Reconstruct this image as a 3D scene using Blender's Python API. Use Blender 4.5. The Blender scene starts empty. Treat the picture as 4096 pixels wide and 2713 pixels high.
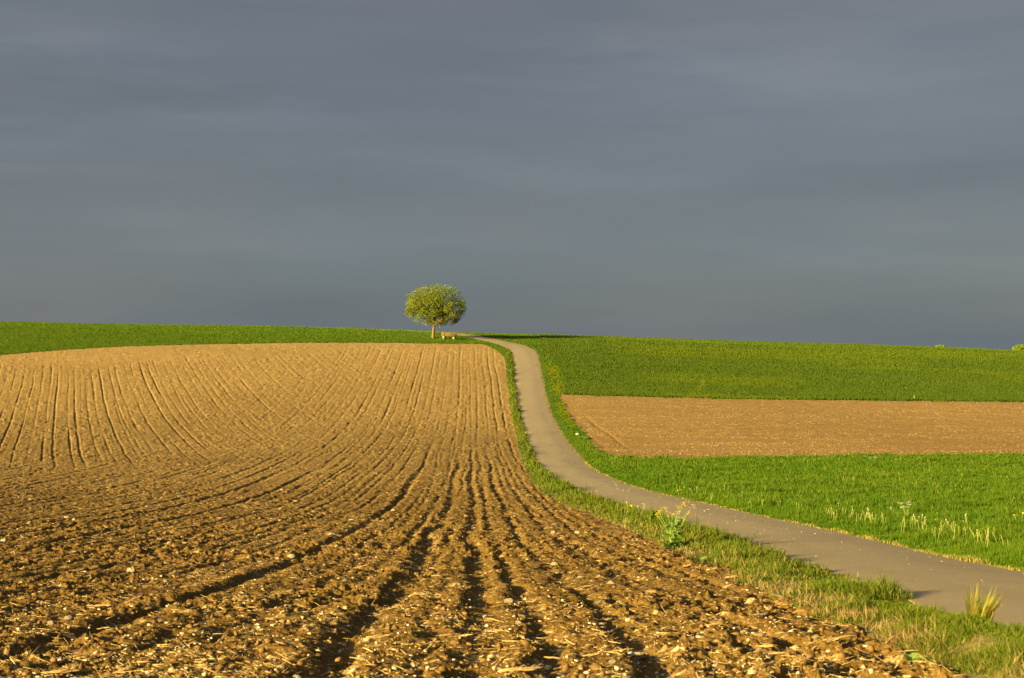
import bpy, math, random
import numpy as np
from mathutils import Vector, Matrix

R0 = np.random.default_rng(7)
random.seed(7)
sc = bpy.context.scene
col = sc.collection
PI = math.pi
FP, CU, CV = 5690.0, 2048.0, 1356.5      # focal length and centre, in pixels of the 4096 wide photograph

# ------------------------------------------------------------------ helpers
def sstep(a, b, x):
    t = np.clip((x - a) / (b - a), 0, 1)
    return t * t * (3 - 2 * t)

def hsh(ix, iy, s=0):
    ix = np.asarray(ix).astype(np.int64).astype(np.uint32); iy = np.asarray(iy).astype(np.int64).astype(np.uint32)
    h = ix * np.uint32(374761393) + iy * np.uint32(668265263) + np.uint32((s * 1442695041) & 0xFFFFFFFF)
    h ^= h >> np.uint32(13); h *= np.uint32(1274126177); h ^= h >> np.uint32(16); h *= np.uint32(2246822519); h ^= h >> np.uint32(15)
    return (h & np.uint32(0xFFFFFF)) * np.float64(1 / 0xFFFFFF)

def vnoise(x, y, s=0):                    # -1..1
    fx, fy = np.floor(x), np.floor(y)
    tx, ty = x - fx, y - fy
    tx = tx * tx * tx * (tx * (tx * 6 - 15) + 10); ty = ty * ty * ty * (ty * (ty * 6 - 15) + 10)
    ix, iy = fx.astype(np.int64), fy.astype(np.int64)
    a = hsh(ix, iy, s); b = hsh(ix + 1, iy, s); c = hsh(ix, iy + 1, s); d = hsh(ix + 1, iy + 1, s)
    return 2 * ((a * (1 - tx) + b * tx) * (1 - ty) + (c * (1 - tx) + d * tx) * ty) - 1

def lumps(x, y, s, rmin, rmax, dens=1.0):  # rounded clods: one per cell, height in cell units
    ix, iy = np.floor(x).astype(np.int64), np.floor(y).astype(np.int64)
    out = np.zeros_like(x)
    for dx in (-1, 0, 1):
        for dy in (-1, 0, 1):
            cx, cy = ix + dx, iy + dy
            px = cx + hsh(cx, cy, s); py = cy + hsh(cx, cy, s + 1)
            r = rmin + (rmax - rmin) * hsh(cx, cy, s + 2) ** 2
            r = np.where(hsh(cx, cy, s + 3) < dens, r, 0.0)
            d2 = (x - px) ** 2 + (y - py) ** 2
            out = np.maximum(out, np.sqrt(np.maximum(r * r - d2, 0)))
    return out

def pinside(poly, x, y):
    n = len(poly); ins = np.zeros(x.shape, bool)
    j = n - 1
    for i in range(n):
        xi, yi = poly[i]; xj, yj = poly[j]
        if yi != yj:
            c = ((yi > y) != (yj > y)) & (x < (xj - xi) * (y - yi) / (yj - yi) + xi)
            ins ^= c
        j = i
    return ins

class Spl:                                # natural-ish cubic hermite with monotone slopes
    def __init__(s, pts):
        s.x = np.array([p[0] for p in pts], float); s.y = np.array([p[1] for p in pts], float)
        h = np.diff(s.x); d = np.diff(s.y) / h
        m = np.zeros_like(s.x); m[0] = d[0]; m[-1] = d[-1]
        m[1:-1] = (d[:-1] * h[1:] + d[1:] * h[:-1]) / (h[:-1] + h[1:])
        s.m = m; s.h = h
    def __call__(s, x):
        x = np.clip(x, s.x[0], s.x[-1])
        i = np.clip(np.searchsorted(s.x, x) - 1, 0, len(s.h) - 1)
        h = s.h[i]; t = (x - s.x[i]) / h
        return ((2*t**3 - 3*t**2 + 1) * s.y[i] + (t**3 - 2*t**2 + t) * h * s.m[i]
                + (-2*t**3 + 3*t**2) * s.y[i+1] + (t**3 - t**2) * h * s.m[i+1])

# ------------------------------------------------------------------ terrain: near slope, hollow, hill with a crest
PROF = Spl([(-400, 6), (-60, -0.7), (-15, -1.5), (0, -1.58), (7.3, -1.74), (11, -2.15), (19, -3.08), (35, -4.58), (52, -5.8),
            (70, -6.74), (85, -7.2), (100, -7.3), (112, -7.1), (125, -6.5), (140, -5.3), (155, -3.75), (168, -2.2),
            (176, -1.25), (184, -0.4), (192, 0.2), (200, 0.55), (210, 0.72), (222, 0.5), (260, -3), (400, -25),
            (900, -85), (7000, -110)])
def gz(X, Y):
    X = np.asarray(X, float); Y = np.asarray(Y, float)
    z = PROF(Y)
    g = sstep(55, 180, Y)
    hx = np.where(X < 0, -0.02 * X + 0.35 * (1 - np.exp(X / 12.0)), -0.034 * X)
    hx = np.clip(hx, -6, 6)
    return z + g * hx + 0.05 * (np.sin(X / 7.3 + 0.7 * np.sin(Y / 11)) + np.sin(Y / 9.1 + X / 13)) * sstep(20, 70, Y)

def cast(u, v):                           # photo pixel -> ground point
    u = np.atleast_1d(np.asarray(u, float)); v = np.atleast_1d(np.asarray(v, float))
    a = (u - CU) / FP; t = (v - CV) / FP
    lo = np.full(u.shape, 3.0); hi = np.full(u.shape, 207.0)
    for _ in range(30):
        m = 0.5 * (lo + hi)
        below = -gz(a * m, m) / m > t     # ground still lower than the ray
        lo = np.where(below, m, lo); hi = np.where(below, hi, m)
    m = 0.5 * (lo + hi)
    return a * m, m
def proj(X, Y, Z):
    return CU + FP * X / Y, CV - FP * Z / Y

# ------------------------------------------------------------------ outlines on the ground
ROAD_L = [(1855,1348),(1908,1359),(1956,1370),(1991,1380),(2021,1391),(2041,1404),(2050,1421),(2055,1451),(2059,1498),
          (2062,1546),(2071,1605),(2083,1664),(2101,1723),(2118,1770),(2133,1812),(2154,1859),(2192,1897),(2240,1930),
          (2293,1959),(2346,1983),(2405,2004),(2523,2036),(2612,2062),(2808,2129),(2979,2182),(3105,2232),(3200,2270),
          (3390,2318),(3510,2365),(3674,2428),(3756,2460),(3863,2490),(3990,2528),(4130,2590)]
ROAD_R = [(1914,1350),(1968,1358),(2021,1366),(2074,1376),(2109,1387),(2133,1401),(2146,1418),(2152,1451),(2160,1486),
          (2169,1528),(2176,1569),(2186,1611),(2201,1658),(2225,1705),(2254,1753),(2287,1794),(2316,1829),(2346,1859),
          (2393,1891),(2452,1918),(2523,1945),(2612,1971),(2726,1995),(2853,2023),(2979,2052),(3168,2093),(3358,2134),
          (3548,2175),(3705,2216),(3863,2247),(4021,2279),(4096,2295)]
FIELD = [(-1600,1560),(-800,1478),(0,1420),(260,1399),(502,1385),(865,1376),(1211,1371),(1557,1371),(1730,1374),(1922,1376),(1949,1380),
         (1966,1391),(1996,1406),(2008,1418),(2019,1431),(2023,1450),(2027,1486),(2030,1534),(2038,1581),(2041,1628),
         (2056,1687),(2068,1741),(2077,1782),(2089,1835),(2109,1883),(2139,1932),(2186,1975),(2257,2018),(2346,2050),
         (2405,2074),(2494,2105),(2657,2183),(2726,2208),(2853,2259),(2954,2286),(3011,2340),(3093,2384),(3200,2410),
         (3295,2458),(3421,2504),(3484,2546),(3590,2575),(3640,2645),(3769,2680),(3863,2720),(3950,2850),(4000,3600),(4000,9000),(-3000,9000),(-3000,1700)]
STRIP = [(2245,1577),(2700,1590),(3054,1597),(3407,1600),(4096,1607),(5600,1632),(5600,1815),(4096,1818),(3584,1820),(3230,1826),
         (2936,1834),(2700,1836),(2440,1832),(2399,1812),(2358,1772),(2322,1719),(2275,1666),(2248,1606)]
CROP = [(2160,1330),(2150,1392),(2190,1430),(2228,1469),(2251,1528),(2257,1560),(2250,1580),(2700,1592),(3054,1599),(3407,1602),(4096,1609),
        (5600,1634),(5600,1200)]

def resample(P, n):
    P = np.asarray(P, float); d = np.r_[0, np.cumsum(np.hypot(*np.diff(P, axis=0).T))]
    s = np.linspace(0, d[-1], n)
    return np.c_[np.interp(s, d, P[:, 0]), np.interp(s, d, P[:, 1])]
def smooth(P, k=2):
    P = P.copy()
    for _ in range(k):
        Q = P.copy(); Q[1:-1] = 0.25 * P[:-2] + 0.5 * P[1:-1] + 0.25 * P[2:]; P = Q
    return P
def trace(pts):
    p = np.array(pts, float); x, y = cast(p[:, 0], p[:, 1]); return np.c_[x, y]
rl, rr = trace(ROAD_L), trace(ROAD_R)
# beyond the crest bend the lane runs off to the left behind the bench; behind the viewer it goes straight on
back = lambda P, dx: np.array([(P[-1, 0] + dx * (P[-1, 1] - y), y) for y in (P[-1, 1] - 3, 0, -20, -60)])
endl, endr = rl[0], rr[0]
tailL = np.array([(-75, 213.5), (-45, 208.5), (-28, 205.0), (-17, 201.3), (-11, 198.6)])
tailR = np.array([(-75, 217), (-45, 212), (-27, 208.6), (-15, 204.8), (-8.5, 201.6)])
rl = np.vstack([tailL, rl[2:], back(rl, 0.028)]); rr = np.vstack([tailR, rr[2:], back(rr, 0.028)])
NR = 900
def yparam(P):
    return P
RL, RR = smooth(resample(rl, NR), 6), smooth(resample(rr, NR), 6)
# pair the two edges by matching arc fractions, re-paired to the nearest point so ribs stay square to the lane
ix = np.array([np.argmin((RR[:, 0] - p[0])**2 + (RR[:, 1] - p[1])**2) for p in RL])
ix = np.maximum.accumulate(ix)
frac = smooth(np.c_[ix, ix].astype(float), 30)[:, 0]
RRp = np.c_[np.interp(frac, np.arange(NR), RR[:, 0]), np.interp(frac, np.arange(NR), RR[:, 1])]
ROADPOLY = np.vstack([RL[::5], RL[-1:], RRp[-1:], RRp[::-5]])

# ------------------------------------------------------------------ soil relief
FD = (-0.028, -0.316)
SP = 5.2e-4
def lod(lam, Y, k=2.2):
    return np.clip(lam / (k * SP * np.abs(Y)) - 0.6, 0, 1)

NEAR_FURROWS = ((-4.6, 0.5, .12), (-3.7, 0.35, .10), (-2.72, 1.25, .15), (-1.75, 0.45, .10), (-0.82, 1.35, .16), (-0.35, .35, .09), (0.0, 1.3, .15), (0.40, 0.75, .11),
                (1.0, 1.3, .125), (1.72, 0.85, .11), (2.35, 0.6, .10), (2.95, .4, .09), (-6.5, 0.9, .14), (-8.2, 1.1, .15), (-9.9, .9, .14), (-12.0, .8, .13), (-5.6, .4, .1))
def groove(d, w, berm=0.2):
    return -np.exp(-(np.abs(d) / np.where(d > 0, 1.45 * w, w)) ** 2.4) + berm * (np.exp(-((d + 1.8 * w) / (1.0 * w)) ** 2) + 0.8 * np.exp(-((d - 1.9 * w) / (1.1 * w)) ** 2))

def rows_family(X, Y, slope, period, seed, depth, wid, floor=0.15):
    c = (X - slope * Y) / math.sqrt(1 + slope * slope)
    c = c + 0.14 * vnoise(Y / 24 + seed, c / 7, seed + 1) 
    q = c / period
    k = np.floor(q)
    out = np.zeros_like(X)
    for dk in (-1, 0, 1):
        kk = k + dk
        off = 0.32 + 0.36 * hsh(kk, 0 * kk, seed + 3)
        amp = floor + 0.7 * hsh(kk, 0 * kk, seed + 4) ** 2.0
        amp = amp * (0.30 + 0.70 * sstep(-0.45, 0.35, vnoise(Y / 14 + 31.7 * kk, kk * 1.37, seed + 5)
                                         + 0.6 * vnoise(Y / 3.1 + 11.7 * kk, kk * 2.37, seed + 6)))
        d = (q - (kk + off)) * period + 0.035 * vnoise(Y / 5.3 + 9.1 * kk, kk * 3.3, seed + 2)
        w = wid * (0.7 + 0.5 * hsh(kk, 0 * kk, seed + 7))
        out += amp * depth * groove(d, w, 0.07)
    return out

def soil_h(X, Y):
    aY = np.abs(Y) + 0.5
    nA = vnoise(X / 9, Y / 14, 60)
    wB = sstep(-9, -22, X + 3.5 * nA) * sstep(66, 96, Y + 9 * nA + 4 * vnoise(X / 1.3, Y / 6, 68))
    wA = np.maximum(sstep(-31, -15, X + 3 * nA), 1 - sstep(70, 104, Y + 8 * nA + 4 * vnoise(X / 3, Y / 3, 69)))
    top = np.interp(X, [-62, -54, -30, -18, 0], [149, 151, 162, 172, 180])
    head = 1 - sstep(-6, 2, Y - top - 3.5 * nA - 2 * vnoise(X / 1.1, Y / 9, 61))
    # frayed groove edges close by
    jx = X + 0.055 * vnoise(X / 0.6, Y / 0.8, 62) + 0.05 * vnoise(X / 0.19, Y / 0.19, 63) * lod(0.19, aY)
    ov = 1 - 0.45 * np.minimum(wA, wB)
    h = wA * ov * head * (rows_family(jx, Y, FD[0], 0.80, 11, 0.046, 0.064, 0.58) + rows_family(jx, Y, FD[0] - 0.004, 0.57, 15, 0.030, 0.06, 0.25))
    h = h + wB * ov * head * (rows_family(X, Y, FD[1], 0.84, 23, 0.054, 0.064, 0.60) + rows_family(X, Y, FD[1] + 0.006, 0.61, 29, 0.030, 0.06, 0.25))
    nf = sstep(120, 62, Y)
    if nf.max() > 0:
        c = jx + 0.028 * Y + 0.10 * vnoise(Y / 6, 0 * Y, 64)
        g = 0
        for i, (cc, a, w) in enumerate(NEAR_FURROWS):
            am = a * (0.68 + 0.32 * sstep(-0.5, 0.2, vnoise(Y / 5.0 + 13 * i, 0 * Y + i, 65) + 0.4 * vnoise(Y / 1.3 + 7 * i, 0 * Y + i, 66)))
            g = g + am * groove(c - cc, 0.8 * w * (1 + 0.25 * vnoise(Y / 2 + 3 * i, 0 * Y, 67))) * np.maximum(0.35, nf)
        h = h + 0.050 * g * nf * (0.8 + 0.2 * sstep(12, 30, Y))
    # crumbly tilth
    rough = 0.45 + 0.55 * sstep(-0.4, 0.5, vnoise(X / 1.6, Y / 2.1, 40))
    near = 0.80 + 0.20 * sstep(14, 26, Y) + 0.25 * sstep(60, 110, Y)
    o = 0
    for lam, a, s in ((0.9, 0.016, 1), (0.42, 0.014, 2), (0.21, 0.015, 3), (0.11, 0.015, 4), (0.055, 0.011, 5), (0.03, 0.006, 6)):
        m = lod(lam, aY)
        if m.max() <= 0: continue
        n = vnoise(X / lam + 17 * s + 0.35 * Y, Y / lam - 5 * s - 0.3 * X, 70 + s)
        n2 = vnoise(0.8 * X / lam + 3 * s - 0.6 * Y / lam, 0.8 * Y / lam + 0.6 * X / lam, 170 + s)
        if lam < 0.3:                      # broken clods: flat tops with steep sides
            o = o + a * m * (0.75 * np.tanh(3.0 * (n + n2 - 0.25)) + 0.5 * n)
        else:
            o = o + a * m * (0.7 * n + 0.7 * n2 + 0.45 * np.abs(n - n2) - 0.2)
    h = h + near * rough * o * 1.25
    for lam, a, s, rm, de in ((0.30, 0.30, 80, 0.36, 0.16), (0.13, 0.40, 90, 0.46, 0.30), (0.062, 0.45, 95, 0.5, 0.35)):
        m = lod(lam * 0.7, aY)
        if m.max() <= 0.0: continue
        wx = X + 0.22 * lam * vnoise(X / lam * 3.3, Y / lam * 3.3, s + 5) + .5 * lam * vnoise(X / lam * 1.1, Y / lam * 1.1, s + 7)
        wy = Y + 0.22 * lam * vnoise(X / lam * 3.1 + 7, Y / lam * 3.1, s + 6) + .5 * lam * vnoise(X / lam * 1.2, Y / lam * 1.0, s + 8)
        l = lumps(wx / lam, wy / lam, s, 0.08, rm, de)
        h = h + rough * m * a * lam * l * (1 + 0.35 * vnoise(X / lam * 5, Y / lam * 5, s + 9))
    return h

def strip_h(X, Y):
    h = 0.02 * np.sin(Y / 0.075 + 2.0 * vnoise(X / 9, Y / 3, 123)) * sstep(-.5, .3, vnoise(X / 14, Y / 2.2, 124)) + 0.03 * vnoise(X / 2.2, Y / 0.35, 120) + 0.02 * vnoise(X / 0.9, Y / 0.5, 121)
    c = X + 0.05 * (Y - 100)
    for cc, dp in ((5.9, .025), (7.6, .04)):
        h = h - dp * np.exp(-((c - cc - 0.3 * vnoise(Y / 9, 0 * Y + cc, 122)) / 0.16) ** 2) * sstep(128, 118, Y) * sstep(92, 100, Y)
    return h

def grass_base(X, Y):
    return 0.03 * vnoise(X / 0.9, Y / 0.9, 130) + 0.02 * vnoise(X / 0.35, Y / 0.35, 131)

# plan polygons
def planpoly(P):
    P = np.array(P, float)
    Q = []
    for i in range(len(P)):
        a, b = P[i], P[(i + 1) % len(P)]
        n = max(1, int(np.hypot(*(b - a)) / 40))
        for k in range(n): Q.append(a + (b - a) * k / n)
    Q = np.array(Q)
    return Q

# distance to the lane edge, signed (negative inside), on the left side only
def left_edge_x(Y):                       # lane edge X as a function of Y for Y < 180
    m = RL[:, 1] < 182
    o = np.argsort(RL[m, 1]); return np.interp(Y, RL[m, 1][o], RL[m, 0][o])
def right_edge_x(Y):
    m = RR[:, 1] < 182
    o = np.argsort(RR[m, 1]); return np.interp(Y, RR[m, 1][o], RR[m, 0][o])
def field_edge_x(Y):
    p = trace([q for q in FIELD if q[0] > 2015 and q[1] < 3000]); o = np.argsort(p[:, 1])
    return np.interp(Y, p[o, 1], p[o, 0])

def bank(X, Y):                           # the left verge is a low ridge between soil and asphalt
    el = left_edge_x(Y); ef = field_edge_x(Y)
    w = np.maximum(el - ef, 0.3)
    s = (X - ef) / w
    return (0.05 + 0.08 * sstep(18, 30, Y)) * np.exp(-((s - 0.55) / 0.36) ** 2) * sstep(4, 8, Y) * (1 - sstep(165, 178, Y)) * (0.75 + 0.5 * vnoise(Y / 3.7, 0 * Y, 133)) + sstep(9.9, 8.7, Y) * (0.10 * np.exp(-((X - 2.85) / 0.3) ** 2) - 0.34 * sstep(2.75, 3.75, X)) * (X < 6)  # last term: added ridge and drop-off, shaped to put the near right corner in shade

# ------------------------------------------------------------------ mesh building
def mesh_np(name, V, tris=None, quads=None, smooth_=False, attrs=None):
    me = bpy.data.meshes.new(name)
    V = np.asarray(V, np.float32)
    me.vertices.add(len(V)); me.vertices.foreach_set('co', V.ravel())
    loops = []; starts = []; tot = 0
    parts = []
    if quads is not None and len(quads): parts.append((np.asarray(quads, np.int32), 4))
    if tris is not None and len(tris): parts.append((np.asarray(tris, np.int32), 3))
    st = []
    for a, k in parts:
        loops.append(a.ravel()); st.append(tot + np.arange(len(a)) * k); tot += a.size
    loops = np.concatenate(loops).astype(np.int32); st = np.concatenate(st).astype(np.int32)
    me.loops.add(len(loops)); me.loops.foreach_set('vertex_index', loops)
    me.polygons.add(len(st)); me.polygons.foreach_set('loop_start', st)
    me.update(calc_edges=True)
    if smooth_: me.polygons.foreach_set('use_smooth', np.ones(len(st), bool))
    for k, v in (attrs or {}).items():
        v = np.asarray(v, np.float32)
        if v.ndim == 1:
            a = me.attributes.new(k, 'FLOAT', 'POINT'); a.data.foreach_set('value', v)
        else:
            a = me.attributes.new(k, 'FLOAT_COLOR', 'POINT'); a.data.foreach_set('color', np.c_[v, np.ones(len(v))].astype(np.float32).ravel())
    me.validate(verbose=False)
    return me

def link(name, me, mat=None, parent=None, label=None, cat=None, group=None, kind=None, loc=None, rot=None, scale=None):
    o = bpy.data.objects.new(name, me); col.objects.link(o)
    if mat and me is not None and len(me.materials) == 0: me.materials.append(mat)
    if parent: o.parent = parent
    for k, v in (('label', label), ('category', cat), ('group', group), ('kind', kind)):
        if v: o[k] = v
    if loc is not None: o.location = loc
    if rot is not None: o.rotation_euler = rot
    if scale is not None: o.scale = (scale,) * 3 if np.isscalar(scale) else scale
    return o

# ------------------------------------------------------------------ materials
def nt(name):
    m = bpy.data.materials.new(name); m.use_nodes = True
    t = m.node_tree; t.nodes.clear()
    out = t.nodes.new('ShaderNodeOutputMaterial'); b = t.nodes.new('ShaderNodeBsdfPrincipled')
    b.inputs['Roughness'].default_value = 0.9; b.inputs['Specular IOR Level'].default_value = 0.15
    t.links.new(b.outputs[0], out.inputs[0])
    return m, t, b, out
def N(t, typ, **kw):
    n = t.nodes.new(typ)
    for k, v in kw.items():
        if k in n.inputs: n.inputs[k].default_value = v
        else: setattr(n, k, v)
    return n
def noise(t, vec, scale, detail=4, rough=0.6):
    n = N(t, 'ShaderNodeTexNoise'); n.inputs['Scale'].default_value = scale; n.inputs['Detail'].default_value = detail
    n.inputs['Roughness'].default_value = rough; t.links.new(vec, n.inputs['Vector']); return n.outputs['Fac']
def ramp(t, fac, stops):
    r = N(t, 'ShaderNodeValToRGB'); e = r.color_ramp.elements
    while len(e) < len(stops): e.new(0.5)
    for q, (p, c) in zip(e, stops):
        q.position = p; q.color = (*c, 1) if len(c) == 3 else c
    t.links.new(fac, r.inputs[0]); return r.outputs[0]
def mixc(t, f, a, b, mode='MIX'):
    m = N(t, 'ShaderNodeMix', data_type='RGBA', blend_type=mode)
    for s, v in ((m.inputs[0], f), (m.inputs[6], a), (m.inputs[7], b)):
        if hasattr(v, 'is_output'): t.links.new(v, s)
        elif isinstance(v, (int, float)): s.default_value = v
        else: s.default_value = (*v, 1)
    return m.outputs[2]
def mth(t, op, a, b=None, c=None):
    m = N(t, 'ShaderNodeMath', operation=op)
    for s, v in zip(m.inputs, (a, b, c)):
        if v is None: continue
        if hasattr(v, 'is_output'): t.links.new(v, s)
        else: s.default_value = v
    return m.outputs[0]
def mapr(t, v, a, b, c=0.0, d=1.0):
    m = N(t, 'ShaderNodeMapRange'); t.links.new(v, m.inputs[0])
    for i, q in enumerate((a, b, c, d)): m.inputs[1 + i].default_value = q
    return m.outputs[0]
def pos(t, scale=None):
    g = N(t, 'ShaderNodeNewGeometry').outputs['Position']
    if scale is None: return g
    m = N(t, 'ShaderNodeMapping'); m.inputs['Scale'].default_value = scale; t.links.new(g, m.inputs[0]); return m.outputs[0]
def bump(t, b, h, dist, strength=1.0):
    n = N(t, 'ShaderNodeBump'); n.inputs['Distance'].default_value = dist; n.inputs['Strength'].default_value = strength
    t.links.new(h, n.inputs['Height']); t.links.new(n.outputs[0], b.inputs['Normal'])

def soil_mat(name, dry, moist, hill, pale, streak=(0.8, 1.6, 1)):
    m, t, b, o = nt(name)
    p = pos(t)
    sy = N(t, 'ShaderNodeSeparateXYZ'); t.links.new(p, sy.inputs[0])
    big = noise(t, p, 0.055, 4); mid = noise(t, pos(t, streak), 0.9, 5, 0.65); fine = noise(t, p, 16, 5, 0.7)
    fl1 = noise(t, p, 38, 2); fl2 = noise(t, pos(t, (4, 7, 5)), 1.0, 3, 0.7); fl3 = noise(t, pos(t, (1.6, 2.6, 2)), 1.0, 4, 0.75)
    c = mixc(t, mapr(t, mth(t, 'ADD', mth(t, 'MULTIPLY', big, 0.6), mth(t, 'MULTIPLY', mid, 0.4)), 0.38, 0.62), moist, dry)
    # soil colour shifts gradually to the paler hill tone with distance
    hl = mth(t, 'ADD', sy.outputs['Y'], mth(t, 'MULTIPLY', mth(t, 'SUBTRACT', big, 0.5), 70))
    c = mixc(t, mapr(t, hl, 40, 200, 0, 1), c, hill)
    c = mixc(t, mapr(t, fine, 0.38, 0.75, 0, 0.6), c, tuple(0.6 * q for q in moist))
    c = mixc(t, mapr(t, fl3, 0.50, 0.70, 0, 0.72), c, tuple(0.7 * q for q in moist))
    c = mixc(t, mapr(t, fl2, 0.58, 0.68, 0, 0.75), c, pale)
    c = mixc(t, mapr(t, fl1, 0.64, 0.72, 0, 0.6), c, pale)
    t.links.new(c, b.inputs['Base Color'])
    h = mth(t, 'ADD', mth(t, 'MULTIPLY', fine, 0.35), mth(t, 'MULTIPLY', noise(t, p, 5.0, 5, 0.75), 0.9))
    bump(t, b, h, 0.055, 1.0)
    b.inputs['Roughness'].default_value = 1.0; b.inputs['Specular IOR Level'].default_value = 0.03
    return m
M = {}
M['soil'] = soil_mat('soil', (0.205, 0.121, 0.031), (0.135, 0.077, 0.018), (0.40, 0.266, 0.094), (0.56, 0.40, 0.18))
M['soil2'] = soil_mat('pale_soil', (0.280, 0.172, 0.058), (0.205, 0.120, 0.038), (0.315, 0.198, 0.070), (0.62, 0.44, 0.2), (0.35, 2.6, 1))

def ground_mat():
    m, t, b, o = nt('turf_soil')
    p = pos(t)
    c = mixc(t, mapr(t, noise(t, p, 0.7, 4), 0.35, 0.65), (0.045, 0.085, 0.010), (0.085, 0.115, 0.014))
    c = mixc(t, mapr(t, noise(t, p, 9, 4), 0.45, 0.75, 0, 0.6), c, (0.12, 0.085, 0.03))
    at = lambda n_: N(t, 'ShaderNodeAttribute', attribute_name=n_).outputs['Fac']
    c = mixc(t, mth(t, 'MULTIPLY', at('thatch'), mapr(t, noise(t, p, 5, 4), 0.3, 0.6, 0.35, 0.9)), c, (0.17, 0.125, 0.04))
    c = mixc(t, mth(t, 'MULTIPLY', at('sandy'), mapr(t, noise(t, p, 14, 4), 0.3, 0.6, 0.55, 1.0)), c, (0.36, 0.255, 0.115))
    t.links.new(c, b.inputs['Base Color']); bump(t, b, noise(t, p, 12, 4), 0.03)
    return m
M['turf'] = ground_mat()

def attr_mat(name, trans=0.35, rough=0.6, spec=0.2):
    m, t, b, o = nt(name)
    a = N(t, 'ShaderNodeAttribute', attribute_name='tint')
    t.links.new(a.outputs['Color'], b.inputs['Base Color'])
    b.inputs['Roughness'].default_value = rough; b.inputs['Specular IOR Level'].default_value = spec
    if trans > 0:
        tr = N(t, 'ShaderNodeBsdfTranslucent'); t.links.new(a.outputs['Color'], tr.inputs[0])
        mx = N(t, 'ShaderNodeMixShader'); mx.inputs[0].default_value = trans
        t.links.new(b.outputs[0], mx.inputs[1]); t.links.new(tr.outputs[0], mx.inputs[2]); t.links.new(mx.outputs[0], o.inputs[0])
    return m
M['blade'] = attr_mat('grass_blades', 0.40, 0.7, 0.06)
M['leaf'] = attr_mat('leaves', 0.42, 0.6, 0.12)
M['straw'] = attr_mat('straw', 0.0, 0.8, 0.15)

def flat_mat(name, c1, c2, scale=8, rough=0.85, trans=0, bd=0.0):
    m, t, b, o = nt(name)
    tc = N(t, 'ShaderNodeTexCoord').outputs['Object']
    n = noise(t, tc, scale, 5, 0.65)
    c = mixc(t, mapr(t, n, 0.3, 0.7), c1, c2)
    t.links.new(c, b.inputs['Base Color']); b.inputs['Roughness'].default_value = rough
    if bd: bump(t, b, n, bd)
    if trans:
        tr = N(t, 'ShaderNodeBsdfTranslucent'); t.links.new(c, tr.inputs[0])
        mx = N(t, 'ShaderNodeMixShader'); mx.inputs[0].default_value = trans
        t.links.new(b.outputs[0], mx.inputs[1]); t.links.new(tr.outputs[0], mx.inputs[2]); t.links.new(mx.outputs[0], o.inputs[0])
    return m
M['stone'] = flat_mat('limestone', (0.68, 0.55, 0.35), (0.50, 0.38, 0.21), 5, 0.8, 0, 0.15)
M['stone_grey'] = flat_mat('grey_limestone', (0.50, 0.46, 0.38), (0.33, 0.29, 0.22), 5, 0.8, 0, 0.15)
M['stalk'] = flat_mat('maize_stalk', (0.47, 0.33, 0.14), (0.28, 0.18, 0.065), 14, 0.75)
M['bark'] = flat_mat('bark', (0.21, 0.145, 0.062), (0.12, 0.08, 0.034), 6, 0.95, 0, 0.05)
M['plank'] = flat_mat('weathered_plank', (0.205, 0.12, 0.045), (0.14, 0.08, 0.028), 3, 0.8)
M['concrete'] = flat_mat('concrete', (0.30, 0.235, 0.13), (0.23, 0.18, 0.10), 5, 0.9)
M['stem'] = flat_mat('pale_stem', (0.44, 0.42, 0.13), (0.28, 0.33, 0.06), 5, 0.5, 0.3)
M['stemg'] = flat_mat('green_stem', (0.26, 0.36, 0.07), (0.20, 0.30, 0.05), 5, 0.5, 0.2)
M['rapeleaf'] = flat_mat('rape_leaf', (0.20, 0.30, 0.055), (0.14, 0.235, 0.04), 6, 0.5, 0.3)
M['yellow'] = flat_mat('yellow_petal', (0.88, 0.74, 0.02), (0.80, 0.64, 0.015), 10, 0.6, 0.3)
M['fluff'] = flat_mat('seed_fluff', (0.60, 0.58, 0.48), (0.50, 0.48, 0.38), 20, 0.9, 0.4)

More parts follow.
